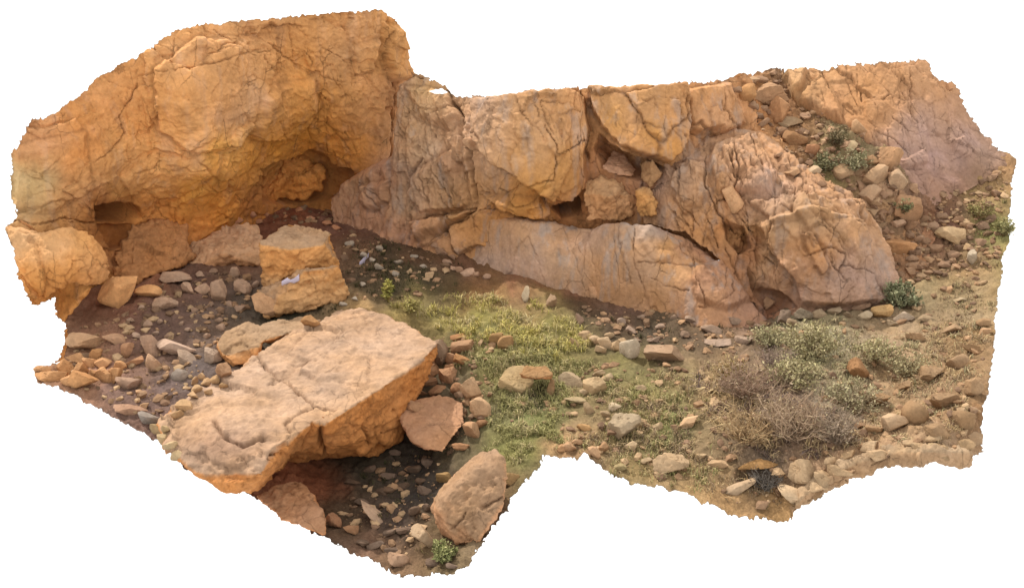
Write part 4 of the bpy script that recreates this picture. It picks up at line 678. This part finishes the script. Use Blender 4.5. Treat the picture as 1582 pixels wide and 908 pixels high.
cluster('broken rock in the dark pit before the huge boulder', 'stones in the pit', [(600,735,26,14),(640,725,24,14),(625,750,22,12),(655,760,24,14),(570,725,22,12),(590,760,24,12),(640,790,22,16),(625,820,30,14),(600,825,24,14),(650,745,18,12),(660,715,20,16),(610,700,20,10),(580,842,28,14),(605,852,26,14),(560,775,26,12),(545,745,28,10),(660,785,18,16),(560,840,22,12),(670,870,26,14),(700,875,24,12)], (98,78,62), 1.05)
cluster('grey stone at the foot of the middle cliff by the caves', 'stones at the cave floor', [(462,325,12,9),(480,338,14,8),(505,345,16,9),(410,333,14,10),(398,342,16,12),(388,332,16,11),(365,340,22,12),(440,335,10,7),(520,352,16,8)], (180,126,90), 1.1)

def ghit(x, y):
    for k in range(12):
        h = hit(x, y - 3 * k, ['ground'])
        if h: return h
def ledge(pts, wd, hg):
    H = []
    for (x0, y0), (x1, y1) in zip(pts[:-1], pts[1:]):
        g0 = ghit(x0, y0)[0]; g1 = ghit(x1, y1)[0]; r = random.Random(x0)
        k = r.uniform(.75, 1.25); H.append([('w', *(g + np.array([0, dy * wd * k, dz]))) for g in (g0, g1) for (dy, dz) in ((-1, -.2), (1, -.2), (-.8, hg * k * r.uniform(.6, 1)), (.7, hg * k * r.uniform(.8, 1.25)))])
    return H
boulder('rock_ledge', ledge([(1220,786),(1238,766),(1262,745),(1290,730),(1318,712),(1350,704),(1388,696),(1425,695),(1465,695),(1500,700)], .17, .07), (212,178,140), (198,160,122), 641, 'long pale broken rock ledge running along the lower right cut edge', 'rock ledge', voxel=.03, size=.45, amp=.9, fine=.04, it=1.85, isd=1.5, cracks=1.6, pits=.03)

# ================================================================== WHITE SCRAPS
def scrap(pts, label, parentz=.015):
    hs = [hit(*p) for p in pts]; V = []; F = []
    P = [h[0] + h[1] * (.03 + .02 * (i % 2)) for i, h in enumerate(hs)]
    for i, p in enumerate(P):
        w = .07 + .03 * math.sin(i * 2.1); V += [p + np.array([0, -.02, w]), p + np.array([0, -.05, 0]), p + np.array([0, .0, -w * .7])]
    for i in range(len(P) - 1):
        for k in (0, 1): F.append([3 * i + k, 3 * i + 3 + k, 3 * i + 4 + k, 3 * i + 1 + k])
    o = mesh_obj('litter_scrap', V, F, None, M_SCRAP, origin=P[0]); tag(o, label, 'litter'); return o
scrap([(437,440),(443,437),(449,436),(456,433),(463,430)], 'crumpled white plastic strip caught on the blocky boulder\'s lower ledge')
scrap([(556,410),(561,406),(566,400),(569,396)], 'torn whitish scrap lying on the dark soil right of the blocky boulder')

# ================================================================== LOOSE GRAVEL (uncountable)
def ground_samples(polys, weights, n, names=('ground',), seed=1):
    R = np.random.default_rng(seed); out = []
    tot = sum(weights)
    for poly, w in zip(polys, weights):
        p = np.asarray(poly, float); a, b = p.min(0), p.max(0); need = int(n * w / tot); c = []
        while len(c) < need:
            q = a + R.random((need * 3, 2)) * (b - a); q = q[inside(q, poly)]; q = q[inside(q, OUTLINE)]; c += q.tolist()
        out += c[:need]
    return out
def scatter_pebbles(name, polys, weights, n, cols, size, names, ill, seed):
    R = random.Random(seed); protos = [make_rock(5000 + k, 1) for k in range(9)]
    V, F, C = [], [], []; off = 0
    for (x, y) in ground_samples(polys, weights, n, seed=seed):
        h = hit(x, y, names)
        if not h: continue
        P, f = protos[R.randrange(9)]; s = size * (R.random() ** 3 * 2.6 + .3)
        M = np.array(Matrix.Rotation(R.uniform(0, 6.28), 3, 'Z') @ Matrix.Rotation(R.uniform(-.5, .5), 3, 'X'))
        v = (P * np.array([s, s * R.uniform(.6, 1), s * R.uniform(.4, .8)])) @ M.T + h[0] + np.array([0, 0, s * .12])
        c = lin(cols[R.randrange(len(cols))]) / ill * R.uniform(.75, 1.2)
        V.append(v); C.append(np.tile(c, (len(v), 1))); F += [[i + off for i in t] for t in f]; off += len(v)
    o = mesh_obj(name, np.vstack(V), F, np.vstack(C), M_STONE, smooth=False, origin=V[0][0]); tag(o, kind='stuff'); return o
scatter_pebbles('gravel', [[(100,520),(200,450),(300,420),(420,420),(330,560),(250,660),(150,610),(70,585)],[(520,350),(700,400),(690,450),(560,470),(530,440)],[(880,470),(1190,500),(1150,560),(920,510)],[(640,520),(760,520),(760,640),(700,700),(620,700),(520,790),(620,870),(670,800),(690,600)],[(900,560),(1150,560),(1260,760),(1180,790),(900,700),(760,640)],[(1200,520),(1530,420),(1510,690),(1270,740)],[(1420,300),(1560,260),(1540,420),(1400,440)],[(400,300),(530,320),(520,345),(400,345)]],
    [700,200,330,420,460,520,700,110], 3000, [(164,130,100),(150,120,94),(178,142,108),(136,108,86),(192,160,124)], .042, ['ground'], 1.3, 61)
scatter_pebbles('scree_gravel', [[(1130,125),(1210,110),(1230,160),(1300,180),(1360,220),(1420,300),(1450,330),(1430,430),(1380,440),(1320,300),(1200,240)]], [1], 800, [(178,142,112),(160,126,100),(192,158,124),(146,116,92)], .05, ['scree_slope'], 1.3, 62)

# ================================================================== GRASS AND PLANTS
def blades(name, zones, seed):
    R = random.Random(seed); V, F, C = [], [], []
    for (poly, n, hgt, cols, ill, curlk) in zones:
        S = np.array(ground_samples([poly], [1], n, seed=seed + n)); o1 = np.full(len(S), seed + .5)
        dn = noise(np.stack([S[:, 0] / 38, S[:, 1] / 20, o1], 1), 7) + .6 * noise(np.stack([S[:, 0] / 13, S[:, 1] / 8, o1], 1), 8)
        hue = noise(np.stack([S[:, 0] / 34, S[:, 1] / 20, o1 + 3], 1), 9)
        edge = np.clip(dist_line(S, poly, True) / 55, 0, 1)
        for (x, y), dens, hu, eg in zip(S, dn, hue, edge):
            if dens + .9 * eg - .75 < R.uniform(-.6, .45): continue
            h = hit(x, y, ['ground', 'scree_slope'])
            if not h: continue
            tuft = R.random() < .02; p0 = h[0]; tk = R.uniform(1.2, 1.8)
            for rep in range(16 if tuft else 1):
                p = p0 + (np.array([R.gauss(0, .03), R.gauss(0, .03), 0]) if tuft else 0); L = hgt * .74 * R.uniform(.4, 1.35) * (tk if tuft else 1); a = R.uniform(0, 6.28); lean = R.uniform(.1, curlk); w = L * .026 + .0042
                d = np.array([math.cos(a), math.sin(a), 0]); s = np.array([-d[1], d[0], 0]) * w
                p1 = p + d * L * lean * .35 + np.array([0, 0, L * .6]); p2 = p + d * L * lean + np.array([0, 0, L * (1.0 - .35 * lean)])
                i = len(V); V += [p - s, p + s, p1 - s * .7, p1 + s * .7, p2]; F += [[i, i + 1, i + 3, i + 2], [i + 2, i + 3, i + 4]]
                c = lin(cols[min(len(cols) - 1, int(max(0, min(.99, hu * .7 + .5 + R.uniform(-.35, .35))) * len(cols)))]) / ill * R.uniform(.7, 1.2)
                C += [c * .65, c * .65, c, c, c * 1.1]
    o = mesh_obj(name, V, F, np.array(C), M_LEAF, smooth=False, origin=V[0]); tag(o, kind='stuff'); return o
YG = [(192,178,106),(178,166,92),(202,184,122),(168,158,86),(206,186,130)]
GG = [(158,152,100),(168,160,108),(148,144,92),(180,168,120),(192,174,132)]
DG = [(70,74,44),(84,84,52),(60,60,40),(96,88,60)]
DRY = [(190,164,122),(174,150,112),(156,134,106),(200,176,134),(146,124,102)]
SC = [(166,158,118),(176,164,126),(150,144,110),(188,170,134),(158,138,112)]
blades('grass', [
 ([(590,470),(700,455),(820,460),(900,500),(960,560),(860,570),(760,540),(690,520),(640,490)], 15000, .15, YG + GG[3:], 1.02, 1.2),
 ([(690,520),(900,505),(960,560),(1010,560),(1000,600),(930,640),(860,700),(800,720),(750,700),(740,600),(700,570)], 16000, .13, GG, 1.10, 1.2),
 ([(755,620),(880,620),(880,690),(800,735),(775,690)], 6000, .13, GG[:4], 1.10, 1.1),
 ([(930,570),(1100,560),(1110,700),(1100,770),(950,740),(880,690)], 11500, .13, GG + DRY, 1.15, 1.2),
 ([(560,350),(720,410),(700,460),(560,475),(530,420)], 3800, .09, DG, 1.1, 1.0),  # dark blades paint in the cliff's shadow on the ground
 ([(860,460),(1010,480),(1190,500),(1100,540),(940,515)], 3600, .08, DG + DRY[2:3], 1.15, 1.0),  # shade of the strip before the slab put into blade colour
 ([(1440,420),(1555,380),(1535,560),(1420,540)], 4200, .09, DRY + GG[3:], 1.3, 1.3),
 ([(1500,320),(1560,280),(1555,400),(1500,390)], 900, .10, GG + YG, 1.8, 1.2),
 ([(560,700),(690,650),(690,800),(640,850),(540,760)], 1500, .08, DG, 1.0, 1.2),
 ([(640,835),(720,850),(700,885),(640,885)], 900, .1, YG + DRY, 1.7, 1.2),
 ([(1235,178),(1300,188),(1345,225),(1335,280),(1270,280),(1240,240)], 2600, .1, SC + DG[1:2], 1.15, 1.5),
 ([(1395,275),(1430,310),(1460,325),(1440,370),(1405,330)], 700, .08, DRY + DG[3:], 1.4, 1.5),
 ([(400,470),(540,465),(520,490),(400,500)], 900, .08, DG, 1.1, 1.0)], 301)
blades('dry_scrub', [
 ([(1180,500),(1280,490),(1380,510),(1370,600),(1290,640),(1180,590)], 9000, .13, SC, 1.0, 1.6),
 ([(1080,560),(1200,560),(1300,640),(1330,700),(1220,720),(1120,700),(1060,640)], 14000, .17, DRY + [(130,104,92),(122,106,100)], .98, 2.0),
 ([(1370,500),(1530,480),(1515,690),(1300,700),(1330,620)], 8500, .11, DRY + SC[:2], 1.0, 1.8),
 ([(1080,700),(1230,700),(1200,800),(1060,760)], 2500, .12, DRY, 1.2, 1.7)], 302)

def plant(px, py, w, h, n_twig, n_leaf, leaf, cols, twigcol, ill, label, cat, name='shrub', seed=1, up=1.0, bare=False, group=None):
    """a small plant: branching twigs from one foot, leaves along them"""
    R = random.Random(seed); g = hit(px, py + h * .42); 
    if g is None: return
    g = g[0]; u = ((g - CAM) @ FW) / FPX; rw, hh = w * u / 2, h * u * .95
    root = bpy.data.objects.new(name, None); COL.objects.link(root); root.location = g; root.empty_display_size = .1; tag(root, label, cat, group)
    TV, TF, TC, LV, LF, LC = [], [], [], [], [], []
    tips = []
    def seg(a, b, r0, r1, c):
        d = b - a; d /= np.linalg.norm(d) + 1e-9; x = np.cross(d, [.3, .2, .9]); x /= np.linalg.norm(x) + 1e-9; y = np.cross(d, x); i = len(TV)
        for (p, r) in ((a, r0), (b, r1)):
            for k in range(3): TV.append(p + (x * math.cos(k * 2.094) + y * math.sin(k * 2.094)) * r); TC.append(c)
        for k in range(3): TF.append([i + k, i + (k + 1) % 3, i + 3 + (k + 1) % 3, i + 3 + k])
    for k in range(n_twig):
        a = R.uniform(0, 6.28); rr = rw * math.sqrt(R.random()); zz = hh * (R.uniform(.45, 1.0) * math.sqrt(max(.1, 1 - .7 * (rr / rw) ** 2)) if not bare else R.uniform(.35, 1))
        e = np.array([math.cos(a) * rr, math.sin(a) * rr, zz * up]); b0 = np.array([R.uniform(-.1, .1) * rw, R.uniform(-.1, .1) * rw, -.03])
        pts = [b0]; 
        for s in (.35, .7, 1.0): pts.append(b0 + (e - b0) * s + np.array([R.uniform(-1, 1), R.uniform(-1, 1), R.uniform(-.5, .8)]) * rw * .12)
        c = lin(twigcol) / ill * R.uniform(.75, 1.25)
        for j in range(3): seg(pts[j], pts[j + 1], .012 - .0028 * j, .0095 - .0028 * j, c)
        tips += [(pts[2], pts[3])] * 2 + [(pts[1], pts[2])]
        if bare:
            for j in range(3):
                q = pts[2] + (pts[3] - pts[2]) * R.random(); seg(q, q + np.array([R.uniform(-1, 1), R.uniform(-1, 1), R.uniform(-.4, 1)]) * rw * .28, .006, .003, c)
    for k in range(n_leaf):
        a, b = tips[R.randrange(len(tips))]; p = a + (b - a) * R.uniform(0, 1.08) + np.array([R.gauss(0, 1), R.gauss(0, 1), R.gauss(0, .8)]) * rw * .09
        d = np.array([R.gauss(0, 1), R.gauss(0, 1), R.gauss(.5, .8)]); d /= np.linalg.norm(d); x = np.cross(d, [R.gauss(0, 1), R.gauss(0, 1), R.gauss(0, 1)]); x /= np.linalg.norm(x) + 1e-9
        l = leaf * R.uniform(.6, 1.4); i = len(LV); LV += [p, p + d * l * .5 + x * l * .22, p + d * l, p + d * l * .5 - x * l * .22]; LF.append([i, i + 1, i + 2, i + 3])
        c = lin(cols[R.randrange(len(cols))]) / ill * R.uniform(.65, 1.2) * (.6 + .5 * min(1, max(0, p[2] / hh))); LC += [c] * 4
    if TV: mesh_obj('twigs', TV, TF, np.array(TC), M_TWIG, parent=root)
    if LV: mesh_obj('foliage', LV, LF, np.array(LC), M_LEAF, parent=root, smooth=False)
plant(600,452,24,34,14,420,.07,[(176,170,92),(190,180,104),(150,146,76)],(140,120,70),1.16,'yellow-green sapling standing at the shadow edge behind the huge boulder','plant','sapling',1,1.25)
plant(636,470,36,26,18,420,.06,[(184,172,104),(164,156,88),(196,180,120)],(150,130,80),1.19,'pale yellowish tuft right of the yellow-green sapling','plant','plant_tuft',2)
plant(1390,455,62,44,40,1700,.075,[(116,118,88),(128,128,98),(140,138,108),(100,102,76)],(96,80,62),0.78,'dense grey-green bush at the right foot of the fractured ridge','bush','bush',3)
plant(682,852,44,38,36,1300,.06,[(136,138,90),(148,148,98),(120,124,78),(158,154,108)],(100,96,60),0.93,'green leafy clump at the foot of the tall tilted boulder','plant','plant_tuft',4)
plant(1150,592,110,56,110,420,.05,[(172,152,124),(152,136,114)],(158,132,112),1.0,'large bare twiggy dead bush right of the middle grass','dead bush','dead_bush',5,bare=True)
plant(1225,645,130,74,150,520,.05,[(176,160,126),(162,142,120)],(164,140,116),1.0,'sprawling grey-brown dry bush below the grey-green scrub','dead bush','dead_bush',6,bare=True)
plant(1150,660,110,50,100,300,.05,[(186,166,124),(172,150,118)],(176,148,112),1.05,'straw-brown dry bush left of the sprawling grey-brown one','dead bush','dead_bush',26,bare=True)
plant(1295,660,80,56,80,300,.05,[(160,146,120),(150,130,110)],(146,128,110),1.0,'dark grey twiggy bush at the right end of the dry brush','dead bush','dead_bush',27,bare=True)
plant(1195,560,70,40,60,300,.05,[(150,136,116),(138,120,104)],(140,120,108),1.0,'small purplish-grey dead bush at the edge of the grey-green scrub','dead bush','dead_bush',28,bare=True)
plant(1290,212,34,34,26,420,.07,[(132,118,88),(140,124,96),(112,104,76)],(104,84,62),0.89,'dry dark bush on the scree under the broad rock face','bush','bush',7)
plant(1315,248,60,36,34,1100,.07,[(140,134,100),(150,142,110),(124,120,88),(160,150,118)],(110,92,68),0.89,'grey-green bush among the pale stones of the scree','bush','bush',8)
plant(1272,250,40,30,26,700,.07,[(132,128,92),(142,134,104),(118,114,82)],(104,88,62),0.89,'small green bush at the left side of the scree','bush','bush',9)
plant(1393,318,34,26,20,520,.06,[(140,142,100),(152,150,112),(124,126,88)],(110,92,68),1.02,'little green plant growing on the smooth slab at the scree\'s lower right','plant','plant_tuft',10)
plant(1550,350,34,34,24,620,.07,[(156,150,102),(168,160,112),(140,136,92)],(120,104,70),0.95,'green shrub at the right cut edge','bush','bush',11)
plant(1510,325,50,26,26,520,.06,[(150,140,92),(164,150,104),(132,124,78)],(130,104,76),0.95,'low olive shrub left of the green one at the right edge','bush','bush',12)
plant(1255,525,110,60,70,2300,.06,[(172,162,118),(182,170,130),(156,148,108),(190,176,138)],(150,134,104),0.98,'broad mound of grey-green scrub on the bank','bush','bush',13)
plant(1225,575,90,50,50,1500,.06,[(172,162,118),(182,170,130),(156,148,108),(190,176,138)],(146,128,104),0.95,'paler lower mound of grey-green scrub below the broad one','bush','bush',14)
plant(1350,540,80,44,46,1200,.06,[(172,162,118),(182,170,130),(156,148,108),(190,176,138)],(150,128,100),0.98,'grey-green scrub mound just above the orange-brown stone','bush','bush',15)
plant(1320,610,110,44,60,1300,.055,[(176,166,128),(186,174,138),(158,150,116),(150,134,108)],(156,138,112),1.0,'sparse grey-green scrub mound right of the dry brush','bush','bush',29)
plant(1400,560,90,36,50,900,.055,[(176,164,124),(186,172,134),(156,146,112)],(156,138,108),1.0,'low scrub patch between the orange-brown stone and the right edge','bush','bush',30)
plant(1190,520,70,34,46,1000,.055,[(172,164,124),(182,172,134),(156,150,112)],(150,136,108),.98,'small grey-green scrub clump at the left end of the bank','bush','bush',31)
plant(1130,575,70,46,50,700,.06,[(180,156,108),(168,144,100),(190,168,122)],(160,132,96),1.19,'straw-coloured bushy tuft before the grey-green scrub','plant','plant_tuft',16)
plant(1185,742,60,26,46,80,.05,[(90,84,76)],(104,96,88),1.2,'grey dead twigs lying in the dark hollow near the lower edge','dead bush','dead_bush',17,bare=True)
# ================================================================== LIGHT
world = bpy.data.worlds.new('World'); scene.world = world; world.use_nodes = True
bg = world.node_tree.nodes['Background']; bg.inputs['Color'].default_value = (1, .982, .95, 1); bg.inputs['Strength'].default_value = 1.4
sl = bpy.data.lights.new('sun', 'SUN'); sl.energy = 4.2; sl.angle = math.radians(.8); sl.color = (1, .945, .86)
so = bpy.data.objects.new('sun', sl); COL.objects.link(so)
so.rotation_euler = Vector((-.58, .72, 1.08)).to_track_quat('Z', 'Y').to_euler()
scene.view_settings.view_transform = 'Standard'; scene.view_settings.look = 'None'; scene.view_settings.exposure = 0
scene.cycles.max_bounces = 6; scene.cycles.diffuse_bounces = 4
